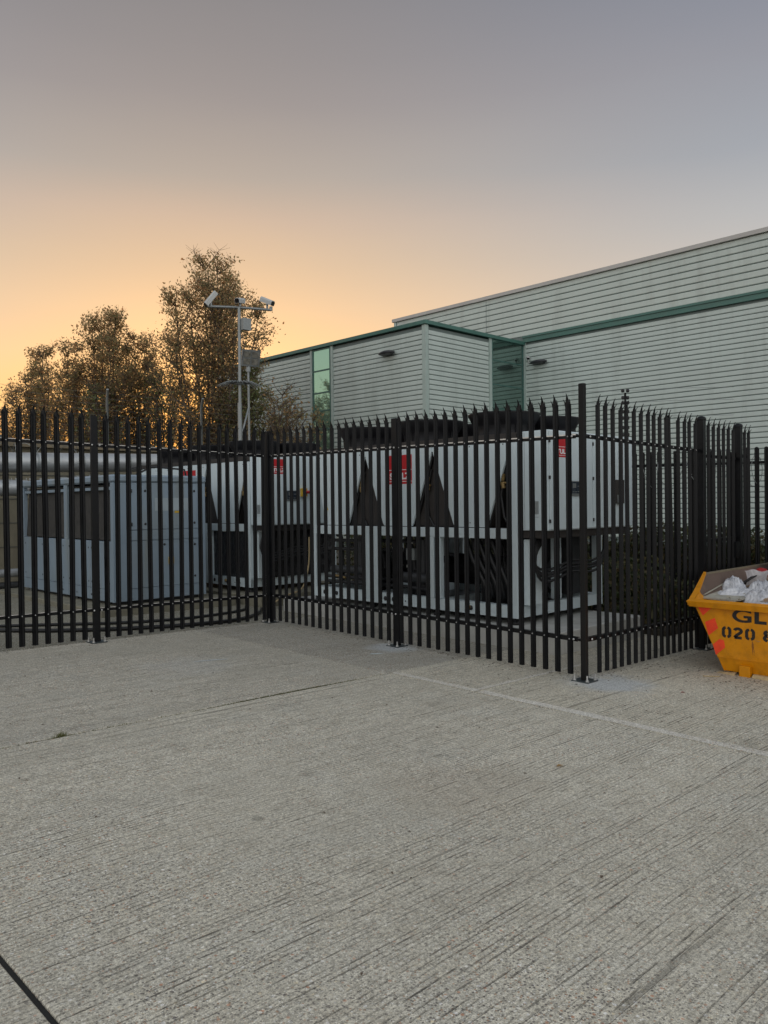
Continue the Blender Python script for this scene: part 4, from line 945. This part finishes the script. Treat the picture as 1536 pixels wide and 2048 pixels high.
# front sheet (two folded planes), side sheets, rear sheet and floor, each with thickness
fb_ = SXF+.02
mb.prism([(SXF, yl(zk), zk), (SXF, yr(zk), zk), (SXF, yr(zf), zf), (SXF, yl(zf), zf)], (.012, 0, 0))
mb.prism([(SXF+.03, yb0, zb), (SXF+.03, yb1, zb), (SXF, yr(zk), zk), (SXF, yl(zk), zk)], (.012, 0, 0))
mb.prism([(SXF-.006, yl(zk)+.0, zk-.008), (SXF-.006, yr(zk), zk-.008), (SXF-.006, yr(zk), zk+.004), (SXF-.006, yl(zk), zk+.004)], (.005, 0, 0))
def ys(z, sgn): return (lerp(yb0, 4.13, (z-zb)/(.92-zb)) if sgn > 0 else lerp(yb1, 2.27, (z-zb)/(.92-zb)))
for sgn in (1, -1):
    pts = [(SXF+.012, ys(zb, sgn), zb), (SXF+.012, ys(.64, sgn), .64), (SXF+.18, ys(.715, sgn), .715), (SXF+.60, ys(.92, sgn), .92), (XE, ys(.92, sgn), .92), (XE-.25, ys(zb, sgn), zb)]
    mb.prism(pts, (0, -.010*sgn, 0))
mb.prism([(XE, 4.13, .92), (XE, 2.27, .92), (XE-.25, yb1, zb), (XE-.25, yb0, zb)], (-.012, 0, 0))
mb.prism([(SXF+.03, yb0, zb), (XE-.25, yb0, zb), (XE-.25, yb1, zb), (SXF+.03, yb1, zb)], (0, 0, .01))
part('body', mb, 'yellow', sk)
# rim: box-section along the low front, cheeks and side rims
mb = MB(); mb.prism([(SXF-.07, yt0, .60), (SXF-.085, yt0+.03, .66), (SXF-.03, yt0+.01, .685), (SXF+.04, yt0, .675), (SXF+.03, yt0-.02, .595)], (0, yt1-yt0, 0)); part('front_rim', mb, 'yellow', sk)
for sgn, ya, yb2 in ((1, 4.03, 4.13), (-1, 2.37, 2.27)):
    mb = MB()
    PS = [((SXF-.05, ya, .64), ys(.64, sgn)-.02*sgn), ((SXF+.18, lerp(ya, yb2, .4), .725), ys(.715, sgn)-.02*sgn), ((SXF+.60, yb2, .925), ys(.92, sgn)-.02*sgn)]
    for (a, ia), (b, ib) in zip(PS[:-1], PS[1:]):
        vs = []
        for (px, py, pz), iy in ((a, ia), (b, ib)): vs += [(px, iy, pz-.03), (px, py+.01*sgn, pz-.03), (px, py+.01*sgn, pz+.012), (px, iy, pz+.012)]
        mb.add(vs, [(0, 1, 2, 3), (7, 6, 5, 4), (0, 4, 5, 1), (1, 5, 6, 2), (2, 6, 7, 3), (3, 7, 4, 0)])
    part('cheek_rim', mb, 'yellow', sk)
    mb = MB(); P2 = Vector((SXF+.60, yb2, .925)); P3 = Vector((XE, yb2, .925)); mb.prism([P2+Vector((0, -.024*sgn, -.022)), P2+Vector((0, .01*sgn, -.022)), P2+Vector((0, .01*sgn, .0)), P2+Vector((0, -.024*sgn, .0))], P3-P2); part('side_rim', mb, 'fascia', sk, 'rim worn to brown')
    mb = MB(); mb.prism([(SXF+.0, ys(.64, sgn)-.022*sgn, .68), (SXF+.34, ys(.64, sgn)-.022*sgn, .62), (SXF+.20, ys(.72, sgn)-.022*sgn, .735)], (0, -.006*sgn, 0)); part('gusset', mb, 'yellow', sk)
mb = MB()
mb.add([(SXF+.26, ys(.5, 1)-.014, .5), (XE-.12, ys(.5, 1)-.014, .5), (XE-.02, ys(.915, 1)-.014, .915), (SXF+.60, ys(.915, 1)-.014, .915), (SXF+.26, ys(.75, 1)-.014, .75)], [(0, 1, 2, 3, 4)]); mb.add([(x, y+.004, z) for x, y, z in mb.v], [(4, 3, 2, 1, 0)])
part('inner_lining', mb, 'ply', sk, 'brown scuffed inner wall')
mb = MB(); mb.bbox(SXF-.05, SXF+.02, 3.36, 3.475, -.125, .0, .006); part('lifting_foot', mb, 'yellow', sk)
mb = MB(); mb.box(SXF+.1, XE-.3, 2.8, 3.6, GZ+.0, GZ+.028); part('skid', mb, 'fascia', sk)
# orange chevrons
def sticker(pts): mb = MB(); mb.prism([(SXF-.003, y, z) for y, z in pts], (.0022, 0, 0)); part('orange_sticker', mb, 'orange', sk)
sticker([(3.945, .595), (3.785, .595), (3.885, .50)])
sticker([(3.862, .43), (3.752, .485), (3.715, .375), (3.822, .285)])
sticker([(3.775, .19), (3.700, .258), (3.652, .245), (3.640, .17), (3.742, .075)])
# stencil lettering on the front sheet, readable from the yard
def on_face(me, y, z, nm='lettering'): return inst(nm, me, sk, (SXF-.0025, y, z), (math.pi/2, 0, -math.pi/2))
def fit(me, w, h, ital=0.0):
    xs = [v.co.x for v in me.vertices]; ys_ = [v.co.y for v in me.vertices]; x0, y0 = min(xs), min(ys_)
    kx, ky = w/(max(xs)-x0), h/(max(ys_)-y0)
    for v in me.vertices: v.co.x = (v.co.x-x0)*kx; v.co.y = (v.co.y-y0)*ky
    return me
for ch, y, w_ in (('G', 3.56, .205), ('L', 3.325, .125), ('Y', 3.19, .17)):
    on_face(fit(text_mesh(ch, .185, 'letter', .001, .004 if ch == 'G' else .008), w_, .145), y, .462)
def strokes(polys, w):
    """stencil strokes from centre lines, in x (right) z (up) built flat in xy"""
    mb = MB()
    for pl in polys:
        L, Rr = [], []
        for i, p in enumerate(pl):
            a = Vector(pl[max(i-1, 0)]); b = Vector(pl[min(i+1, len(pl)-1)]); t = (b-a).normalized(); nn = Vector((-t.y, t.x))
            L.append(Vector(p)+nn*w/2); Rr.append(Vector(p)-nn*w/2)
        n = len(pl); vs = [(q.x, q.y, 0) for q in L]+[(q.x, q.y, 0) for q in Rr]
        mb.add(vs, [(i, n+i, n+i+1, i+1) for i in range(n-1)])
    return mb
def arc(cx, cy, rx, ry, a0, a1, n=9): return [(cx+rx*math.cos(R_(a0+(a1-a0)*k/n)), cy+ry*math.sin(R_(a0+(a1-a0)*k/n))) for k in range(n+1)]
H_ = .105; W_ = .032
def dig0(): return [[(-.008, H_)]+arc(-.012, H_-.03, .02, .028, 100, 180, 5)+arc(-.012, .03, .02, .028, 180, 260, 5)+[(-.008, 0)], [(.008, H_)]+arc(.012, H_-.03, .02, .028, 80, 0, 5)+arc(.012, .03, .02, .028, 0, -80, 5)+[(.008, 0)]]
def dig2(): return [arc(0, H_-.028, .03, .026, 170, -30, 9)+[(-.012, .030), (-.030, .004)], [(-.032, .004), (.034, .004)]]
def dig8(): return [arc(0, H_-.024, .024, .023, 100, 260, 7), arc(0, H_-.024, .024, .023, 80, -80, 7), arc(0, .026, .028, .026, 100, 260, 7), arc(0, .026, .028, .026, 80, -80, 7)]
for dg, y in ((dig0(), 3.675), (dig2(), 3.552), (dig0(), 3.425), (dig8(), 3.24)):
    on_face(fit(strokes(dg, .030).mesh('phone_digit', 'letter'), .105, .128), y, .278, 'phone_digit')
# rubbish fill and the things lying in the skip
mb = MB(); n = 26
gx = [SXF+.06+(XE-.15-SXF-.06)*i/n for i in range(n+1)]; gy = [2.45+(3.98-2.45)*i/n for i in range(n+1)]
vs = [(x, y, .50+.07*math.sin(x*5.1+y*3)*math.cos(y*7.3)+random.uniform(-.025, .025)+.08*min(1, max(0, (x-SXF-.5)))) for y in gy for x in gx]
mb.add(vs, [(j*(n+1)+i, j*(n+1)+i+1, (j+1)*(n+1)+i+1, (j+1)*(n+1)+i) for j in range(n) for i in range(n)])
solo('rubble_fill', mb, 'rubble', 'mixed brown rubbish filling the yellow skip', 'rubbish')['kind'] = 'stuff'
def blob(c, r, seed, sub=4, amp=.35, squash=(1, 1, 1)):
    import bmesh
    from mathutils import noise
    bm = bmesh.new(); bmesh.ops.create_icosphere(bm, subdivisions=sub, radius=1)
    for v in bm.verts:
        p = v.co.copy(); f = 1+amp*(noise.noise(p*1.6+Vector((seed, 0, 0)))) + amp*.55*abs(noise.noise(p*4.2+Vector((0, seed, 0)))) - amp*.35*abs(noise.noise(p*9+Vector((seed, seed, 0))))
        v.co = Vector((p.x*r[0]*f, p.y*r[1]*f, p.z*r[2]*f))
    me = bpy.data.meshes.new('bag'); bm.to_mesh(me); bm.free(); return me
def bagobj(c, r, rot, seed, mat, label, smooth=False):
    me = blob(c, r, seed); me.materials.append(M_[mat].m)
    if smooth: me.polygons.foreach_set('use_smooth', [True]*len(me.polygons))
    ob = bpy.data.objects.new('plastic_bag', me); col.objects.link(ob); ob.location = c; ob.rotation_euler = rot; return tag(ob, label, 'plastic bag', 'bags in the skip')
def drape(c, rx, ry, h, rot, seed, mat, label, fold=.05):
    from mathutils import noise
    n = 46; mb = MB(); vs = []; cr, sr = math.cos(rot), math.sin(rot)
    for j in range(n+1):
        for i in range(n+1):
            u, v = -1+2*i/n, -1+2*j/n
            uu, vv = u*math.sqrt(1-v*v/2), v*math.sqrt(1-u*u/2); r_ = math.hypot(uu, vv); th = math.atan2(vv, uu)
            e = 1+.28*noise.noise(Vector((math.cos(th)*1.7+seed, math.sin(th)*1.7, seed)))+.12*noise.noise(Vector((math.cos(th)*6, math.sin(th)*6, seed)))
            x, y = uu*rx*e, vv*ry*e
            p = Vector((uu*1.5+seed, vv*1.5, seed*.7))
            rid = 1-abs(noise.noise(Vector((uu*2.2+seed, vv*7.5, 1)))*2.2); rid2 = 1-abs(noise.noise(Vector((uu*8, vv*5+seed, 4)))*2); rid3 = 1-abs(noise.noise(Vector((uu*15+seed, vv*17, 8)))*2)
            z = h*(1-r_**2.4)*(1+.6*noise.noise(p))+fold*(rid*.8+rid2*.5+rid3*.28)*(1-r_**4)
            vs.append((c[0]+x*cr-y*sr, c[1]+x*sr+y*cr, c[2]+z))
    mb.add(vs, [(j*(n+1)+i, j*(n+1)+i+1, (j+1)*(n+1)+i+1, (j+1)*(n+1)+i) for j in range(n) for i in range(n)], True)
    return solo('plastic_bag', mb, mat, label, 'plastic bag', 'bags in the skip')
drape((9.72, 3.93, .68), .16, .15, .13, .6, 1.3, 'bag', 'white crumpled plastic bag lying leftmost in the yellow skip', .05)
drape((9.45, 3.74, .645), .32, .13, .06, -1.0, 4.1, 'bag', 'white bag stretched flat over the pale board in skip', .045)
drape((9.68, 3.58, .64), .24, .18, .12, .4, 7.7, 'bag', 'white knotted carrier bag in middle of the skip', .06)
drape((9.28, 3.46, .63), .22, .17, .07, 1.2, 9.2, 'bag', 'small white bag pressed against front rim of skip', .05)
drape((9.5, 3.33, .64), .18, .16, .13, 2.0, 12.4, 'bag', 'white bag beside the black bucket in skip', .06)
mb = MB(); n = 14; vs = []
for j in range(n+1):
    for i in range(n+1):
        u = -1+2*i/n; v = j/n; w_ = .15*(1-.25*math.sin(v*3.1))*(1 if v < .93 else 1.04)
        vs.append((10.06+.05*math.sin(u*3+v*4)*(1-v)+.04*v, 3.80+u*w_, .66+.26*v+.012*math.sin(u*5)))
mb.add(vs, [(j*(n+1)+i, j*(n+1)+i+1, (j+1)*(n+1)+i+1, (j+1)*(n+1)+i) for j in range(n) for i in range(n)], True)
solo('plastic_bag', mb, 'bagclear', 'see-through greyish plastic bag standing upright in skip', 'plastic bag', 'bags in the skip')
mb = MB(); mb.prism([(8.98, 4.0, .66), (9.72, 4.06, .70), (9.62, 3.55, .67), (8.95, 3.62, .655)], (0, 0, .018)); solo('pale_board', mb, 'paleboard', 'pale flat board with grey debris at front left of skip', 'board')
mb = MB(); mb.prism([(9.03, 4.02, .675), (9.85, 4.08, .76), (9.85, 4.05, .79), (9.03, 3.985, .70)], (0, .0, .015)); solo('timber_strip', mb, 'paleboard', 'narrow timber strip along inner wall of the skip', 'timber')
mb = MB(); mb.prism([(10.0, 4.05, .66), (10.6, 4.0, .74), (10.7, 3.6, .88), (10.1, 3.65, .80)], (0, 0, .02)); solo('cardboard_sheet', mb, 'card', 'bent brown cardboard sheet behind the white bags', 'cardboard')
me = blob((0, 0, 0), (.10, .10, .07), 3.3, 3); me.materials.append(M_['redsleeve'].m); ob = bpy.data.objects.new('red_wrapper', me); col.objects.link(ob); ob.location = (10.75, 3.98, .82); tag(ob, 'crumpled red plastic wrapper at back of the skip', 'wrapper')
me = blob((0, 0, 0), (.06, .10, .05), 8.3, 3); me.materials.append(M_['redsleeve'].m); ob = bpy.data.objects.new('red_wrapper', me); col.objects.link(ob); ob.location = (9.5, 3.22, .70); tag(ob, 'small red wrapper near right edge of picture in skip', 'wrapper')
mb = MB(); mb.lathe((10.0, 3.42, .66), [(0, 0), (.13, 0), (.17, .26), (.18, .26), (.18, .245), (.16, .24), (.12, .02), (0, .02)], 20); solo('black_bucket', mb, 'rubber', 'black plastic bucket standing in the skip', 'bucket')
mb = MB(); mb.prism([(9.1, 3.36, .665), (9.55, 3.30, .70), (9.5, 3.12, .74), (9.08, 3.16, .675)], (0, 0, .03)); solo('cardboard_sheet', mb, 'card', 'torn brown cardboard flap at right near front rim of skip', 'cardboard')
mb = MB(); mb.prism([(9.9, 4.0, .70), (10.25, 3.95, .74), (10.3, 3.78, .86), (9.95, 3.82, .84)], (0, 0, .015)); solo('dark_sheet', mb, 'rubber', 'dark plastic sheet wedged behind the leftmost white bag', 'sheet')
mb = MB(); mb.bbox(10.9, 11.6, 3.35, 3.95, .70, 1.06, .02); b_ = solo('dark_crate', mb, 'reflect_green', 'dark box at back of skip against the inner wall', 'box')
mb = MB()
for k in range(90):
    x = random.uniform(9.0, 10.8); y = random.uniform(3.1, 4.0); z = .62+random.uniform(0, .08); s_ = random.uniform(.012, .05)
    a = random.uniform(0, 3.1); dx, dy = s_*math.cos(a), s_*math.sin(a); mb.prism([(x, y, z), (x+dx, y+dy, z+random.uniform(-.02, .02)), (x+dx-dy*.5, y+dy+dx*.5, z+.01), (x-dy*.5, y+dx*.5, z+.01)], (0, 0, .006))
q = solo('rubbish_scraps', mb, 'paleboard', 'small scraps scattered over the skip load', 'rubbish'); q['kind'] = 'stuff'
# splintered timber under the skip and sticks
mb = MB(); mb.prism([(8.68, 3.74, GZ+.002), (8.66, 3.52, GZ+.002), (8.72, 3.52, GZ+.028), (8.73, 3.72, GZ+.010)], (.05, 0, .0)); solo('timber_splinter', mb, 'wood', 'splintered pale timber under left corner of the skip', 'timber')
mb = MB(); mb.prism([(8.70, 3.34, GZ+.002), (8.66, 3.05, GZ+.002), (8.70, 3.05, GZ+.03), (8.73, 3.34, GZ+.034)], (.05, 0, 0)); solo('timber_splinter', mb, 'wood', 'broken yellow timber under the skip right of its foot', 'timber')
mb = MB(); mb.tube([(8.39, 3.73, gz(8.4, 3.7)+.006), (8.50, 3.60, gz(8.5, 3.6)+.006)], .005, 5); solo('twig', mb, 'wood', 'thin pale stick on concrete left of the skip', 'stick')
for x, y, s_, mt, lb in ((4.688, 3.097, .035, 'deadleaf_y', 'single yellow fallen leaf on the open concrete'), (7.477, 3.524, .03, 'redsleeve', 'tiny red scrap on concrete between fence and skip')):
    mb = MB(); z = gz(x, y); a = random.uniform(0, 3); c_, s2 = math.cos(a)*s_, math.sin(a)*s_
    mb.add([(x-c_, y-s2, z+.004), (x-s2*.5, y+c_*.5, z+.014), (x+c_, y+s2, z+.008), (x+s2*.5, y-c_*.5, z+.012)], [(0, 3, 2, 1), (0, 1, 2, 3)]); solo('leaf' if 'leaf' in lb else 'plastic_scrap', mb, mt, lb, 'leaf' if 'leaf' in lb else 'litter')
mb = MB()
for k in range(900):
    if k >= 230:  # extra dark specks along fence and skip feet stand in for contact shade
        q_ = random.random()
        if q_ < .4: x, y = FX+random.gauss(.05, .12), random.uniform(4.4, 9.9)
        elif q_ < .6: x, y = random.uniform(7.3, 10), CY+random.gauss(.05, .12)
        elif q_ < .8: x, y = random.uniform(2.5, 7.2), AY+random.gauss(.08, .14)
        else: x, y = random.uniform(8.0, 8.9), random.uniform(2.4, 4.0)
    elif k < 150: x, y = random.uniform(6.3, 10.5), random.uniform(2.6, 5.4)
    else: x, y = random.uniform(1.4, 9.0), random.uniform(1.5, 9.8)
    z = gz(x, y); a = random.uniform(0, 3.1); s_ = random.uniform(.006, .017); c_, s2 = math.cos(a)*s_, math.sin(a)*s_
    mb.add([(x-c_, y-s2, z+.002), (x-s2*.5, y+c_*.5, z+.008), (x+c_, y+s2, z+.004), (x+s2*.5, y-c_*.5, z+.006)], [(0, 1, 2, 3)])
q = solo('litter_and_contact_shade', mb, 'bark', 'specks of leaf litter and grit over the concrete yard, massed as contact shade along fences and skip', 'litter'); q['kind'] = 'stuff'
mb = MB()
for k in range(70):
    x, y = 2.44+random.gauss(0, .03), 6.11+random.gauss(0, .012); z = gz(x, y)-.01; a = random.uniform(0, 6.28); h = random.uniform(.02, .055)
    mb.add([(x-.003, y, z), (x+.003, y, z), (x+.03*math.cos(a), y+.03*math.sin(a), z+h)], [(0, 1, 2)])
solo('weed_tuft', mb, 'grasstuft', 'small green weed growing in the joint at left', 'weed')
mb = MB()
for k in range(1500):
    x = random.choice((random.uniform(3.6, 5.6), random.uniform(.8, 5.9), random.gauss(4.7, .35))); y = 6.1+random.gauss(0, .009)+.012*math.sin(x*3); z = gz(x, y)-.006; a = random.uniform(0, 6.28); h = random.uniform(.004, .014)
    mb.add([(x-.005, y, z), (x+.005, y+.003, z), (x+.010*math.cos(a), y+.010*math.sin(a), z+h)], [(0, 1, 2)])
q = solo('joint_moss', mb, 'grasstuft', 'moss and weeds along the cracked joint', 'moss'); q['kind'] = 'stuff'
def flat_mark(pts, label):
    mb = MB(); mb.add([(x, y, gz(x, y)+.004) for x, y in pts], [tuple(range(len(pts)))]); solo('paint_mark', mb, 'paint_mark', label, 'paint mark')
flat_mark([(4.70, 7.99), (4.86, 7.955), (5.03, 7.90), (5.12, 7.865), (5.10, 7.90), (4.95, 7.97), (4.80, 8.0)], 'pale thin paint streak on concrete before left fence')
flat_mark([(6.55, 7.02), (6.62, 6.96), (6.72, 6.93), (6.70, 6.99), (6.62, 7.05)], 'pale paint splash on dark concrete near middle post')

# ------------------------------------------------------------------ vegetation
def leaf_cloud(name, pts, size, mat, parent=None, seed=0, aspect=.55, droop=.4):
    """pts Nx3; one folded leaf (2 quads sharing a midrib) each"""
    r = np.random.default_rng(seed); n = len(pts)
    d = r.normal(size=(n, 3)); d[:, 2] -= droop; d /= np.linalg.norm(d, axis=1)[:, None]
    e = r.normal(size=(n, 3)); e -= (e*d).sum(1)[:, None]*d; e /= np.linalg.norm(e, axis=1)[:, None]
    nn = np.cross(d, e); s = size*r.uniform(.6, 1.35, n)[:, None]
    a = pts; b = pts+d*s; m1 = pts+d*s*.45+e*s*aspect*.5+nn*s*.10; m2 = pts+d*s*.45-e*s*aspect*.5+nn*s*.10
    V = np.stack([a, m1, b, m2], 1).reshape(-1, 3)
    off = np.array(origin(parent)); V = V-off
    me = bpy.data.meshes.new(name); me.vertices.add(4*n); me.vertices.foreach_set('co', V.astype(np.float32).ravel())
    me.loops.add(6*n); me.polygons.add(2*n)
    base = np.arange(n)*4; idx = np.stack([base, base+1, base+2, base, base+2, base+3], 1).ravel()
    me.loops.foreach_set('vertex_index', idx.astype(np.int32)); me.polygons.foreach_set('loop_start', (np.arange(2*n)*3).astype(np.int32))
    me.update(calc_edges=True); me.materials.append(M_[mat].m)
    ob = bpy.data.objects.new(name, me); col.objects.link(ob); ob.parent = parent; return ob
def tree(base, h, w, label, seed, nleaf, mat='leaf', leaf=.13, limbs=8, lowcrown=.22, topw=.62, group='trees against the sunset'):
    rd = random.Random(seed); x0, y0 = base; z0 = gz(min(x0, 40), y0)-.05
    root = thing('tree', (x0, y0, z0), label, 'tree', group); mb = MB(); tips = []; twmb = MB()
    def env(t):     # crown half width at relative height t
        if t < lowcrown: return w*.35
        u = (t-lowcrown)/(1-lowcrown); return w*(.70+.30*math.sin(math.pi*min(1, u*1.1+.1)))*(1-u**3.2*(1-topw))
    def limb(p, d, L, r, lev):
        n = 5; pts = [p]; q = p
        for i in range(n):
            d = (d+Vector((rd.gauss(0, .09), rd.gauss(0, .09), .10 if lev < 2 else .05))).normalized()
            q = q+d*L/n; pts.append(q)
        rr = [max(.004, r*(1-.75*i/n)) for i in range(n+1)]
        (mb if lev < 2 else twmb).tube(pts, rr, 6 if lev < 2 else 3, cap=False)
        if lev >= 2:
            for i in range(1, n+1): tips.append((pts[i], lev))
        return pts, d
    trunk_h = h*.13
    P = Vector((x0, y0, z0)); T = P+Vector((rd.gauss(0, .1), rd.gauss(0, .1), trunk_h))
    mb.tube([P, P.lerp(T, .5)+Vector((.04, 0, 0)), T], [w*.10, w*.085, w*.075], 10)
    for k in range(limbs):
        a = 2*math.pi*(k+rd.uniform(-.3, .3))/limbs; frac = .95 if k == 0 else rd.uniform(.80, 1.0); sp = .08 if k == 0 else (k % 4+rd.uniform(.4, 1))/4.0*.95
        H2 = (h-trunk_h)*frac*(1-.32*sp*sp); ex = env(.7)*sp
        tgt = T+Vector((math.cos(a)*ex, math.sin(a)*ex, H2)); n = 9; pts = []
        for i in range(n+1):
            t = i/n; o = Vector((math.cos(a), math.sin(a), 0))*ex*(t**.7)
            pts.append(T+o+Vector((rd.gauss(0, .05), rd.gauss(0, .05), H2*t)) if i else T)
        mb.tube(pts, [w*.021*(1-.85*i/n)+.008 for i in range(n+1)], 7, cap=False)
        for i in range(1, n+1):
            for b in range(4 if i < n else 5):
                t = (pts[i].z-z0)/h
                if t < lowcrown*.8: continue
                aa = a+rd.gauss(0, 1.3); room = max(w*.27, env(t)-math.hypot(pts[i].x-x0, pts[i].y-y0)*.75)
                L = min(room, w*.6)*rd.uniform(.55, 1.05)
                pp, dd = limb(pts[i], Vector((math.cos(aa), math.sin(aa), rd.uniform(.35, 1.1))).normalized(), L, w*.008, 1)
                for j in range(1, 6):
                    for c in range(2 if j < 5 else 3):
                        a3 = rd.uniform(0, 6.28); limb(pp[j], Vector((math.cos(a3), math.sin(a3), rd.uniform(0, 1.0))).normalized(), L*rd.uniform(.25, .5), .009, 2)
    part('trunk', mb, 'bark', root); part('twigs', twmb, 'bark', root)
    tp = np.array([tuple(t[0]) for t in tips]); r2 = np.random.default_rng(seed)
    # clumpy density: each twig has its own weight
    wt = r2.gamma(2.2, 1, len(tp)); zz = (tp[:, 2]-z0)/h; wt *= np.clip(.18+1.05*zz, .18, 1.15); wt /= wt.sum()
    ii = r2.choice(len(tp), nleaf, p=wt); pts = tp[ii]+r2.normal(size=(nleaf, 3))*.13*(w/2.5)**.5
    tt = (pts[:, 2]-z0)/h; rad = np.hypot(pts[:, 0]-x0, pts[:, 1]-y0)/w; lim = 1.08*np.sqrt(np.clip(1-((tt-.50)/.535)**2, 0, 1))*(1+.12*np.sin(tt*23+seed)+.08*np.sin(tt*51)); pts = pts[(rad < lim) & (tt < 1.02)]
    leaf_cloud('crown', pts, leaf, mat, root, seed); return root
tree((18.05, 28.5), 12.0, 3.0, 'tallest tree with brown-green thinning autumn leaves beside the camera mast', 3, 25000, limbs=13, leaf=.115)
tree((15.75, 33.6), 10.4, 2.3, 'second tallest narrow autumn tree left of the tallest tree', 8, 13000, limbs=9, leaf=.12)
tree((17.3, 33.4), 9.4, 2.1, 'leafy tree filling the dip between the two tallest trees', 15, 10000, limbs=9, leaf=.12)
tree((14.7, 34.9), 9.0, 1.8, 'slim autumn tree left of the second tallest tree', 21, 7000, limbs=7, leaf=.12)
tree((14.9, 38.3), 9.2, 2.2, 'sparse small tree near left edge behind the others', 27, 6500, limbs=7, leaf=.125)
tree((14.0, 38.8), 7.9, 2.0, 'leftmost low thin tree against orange sky', 31, 4000, limbs=7, leaf=.125)
tree((17.5, 31.2), 7.6, 2.3, 'dark green bushy tree low behind the wire fence', 35, 1500, 'leaf_green', limbs=9, leaf=.15, lowcrown=.05)
tree((15.2, 33.0), 6.9, 2.1, 'dark green low tree at left under the second tallest tree', 39, 1300, 'leaf_green', limbs=9, leaf=.15, lowcrown=.05)
tree((18.6, 27.0), 7.7, 1.5, 'dark green low tree in front of the projecting block wall', 43, 4200, 'leaf_green', limbs=8, leaf=.14, lowcrown=.1)
tree((19.0, 25.0), 6.5, 2.0, 'sparse half-bare tree with orange leaves before the warehouse wall', 47, 2300, limbs=8, leaf=.13, lowcrown=.1)
# hedge behind the perimeter fence
hd = thing('hedge', (13.9, 6, -.2), 'dark leafy hedge along foot of the warehouse behind perimeter fence', 'hedge')
n = 26000; hx = rng.uniform(13.05, 14.9, n); hy = rng.uniform(-3, 15, n)
top = 1.22+.16*np.sin(hy*1.3)+.1*np.sin(hy*3.7+1)+.07*np.sin(hy*9)
top = np.where(hy < 6, top-.08, top)
hz = -.25+(top+.25)*rng.uniform(0, 1, n)**.6; hx = 13.05+(hx-13.05)*rng.uniform(0, 1, n)**.8
leaf_cloud('foliage', np.stack([hx, hy, hz], 1), .085, 'hedge', hd, 5, .7, .1)
mb = MB()
for k in range(140):
    y = random.uniform(-3, 15); x = random.uniform(13.2, 14.5); t = Vector((x+random.gauss(0, .2), y+random.gauss(0, .2), random.uniform(.8, 1.35))); mb.tube([(x, y, -.3), Vector((x, y, .3)).lerp(t, .4), t], [.012, .009, .004], 4, cap=False)
part('stems', mb, 'bark', hd)
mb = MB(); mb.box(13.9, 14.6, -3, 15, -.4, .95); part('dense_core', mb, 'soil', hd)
sh = thing('shrub', (11.3, 7.6, -.1), 'low dark shrubs growing between white chiller and perimeter fence', 'shrub')
n = 15000; sx_ = rng.uniform(10.75, 12.55, n); sy_ = rng.uniform(5.3, 12.5, n); tp = .62+.2*np.sin(sy_*2.1)+.14*np.sin(sx_*5+sy_*3.3)
leaf_cloud('foliage', np.stack([sx_, sy_, -.15+(tp+.15)*rng.uniform(0, 1, n)**.7], 1), .075, 'hedge', sh, 9, .75, .0)
mb = MB()
for k in range(90):
    x = random.uniform(10.8, 12.5); y = random.uniform(5.3, 12.4); t = Vector((x+random.gauss(0, .15), y+random.gauss(0, .15), random.uniform(.4, 1.0))); mb.tube([(x, y, -.15), t], [.009, .003], 4, cap=False)
part('stems', mb, 'bark', sh)
mb = MB(); mb.box(10.62, 12.7, 5.25, 13, gz(11.6, 9)-.05, gz(11.6, 9)+.055); solo('planting_bed', mb, 'soil', 'strip of dark soil beside the plinth under the shrubs', 'planting bed')
print('objects', len(bpy.data.objects))
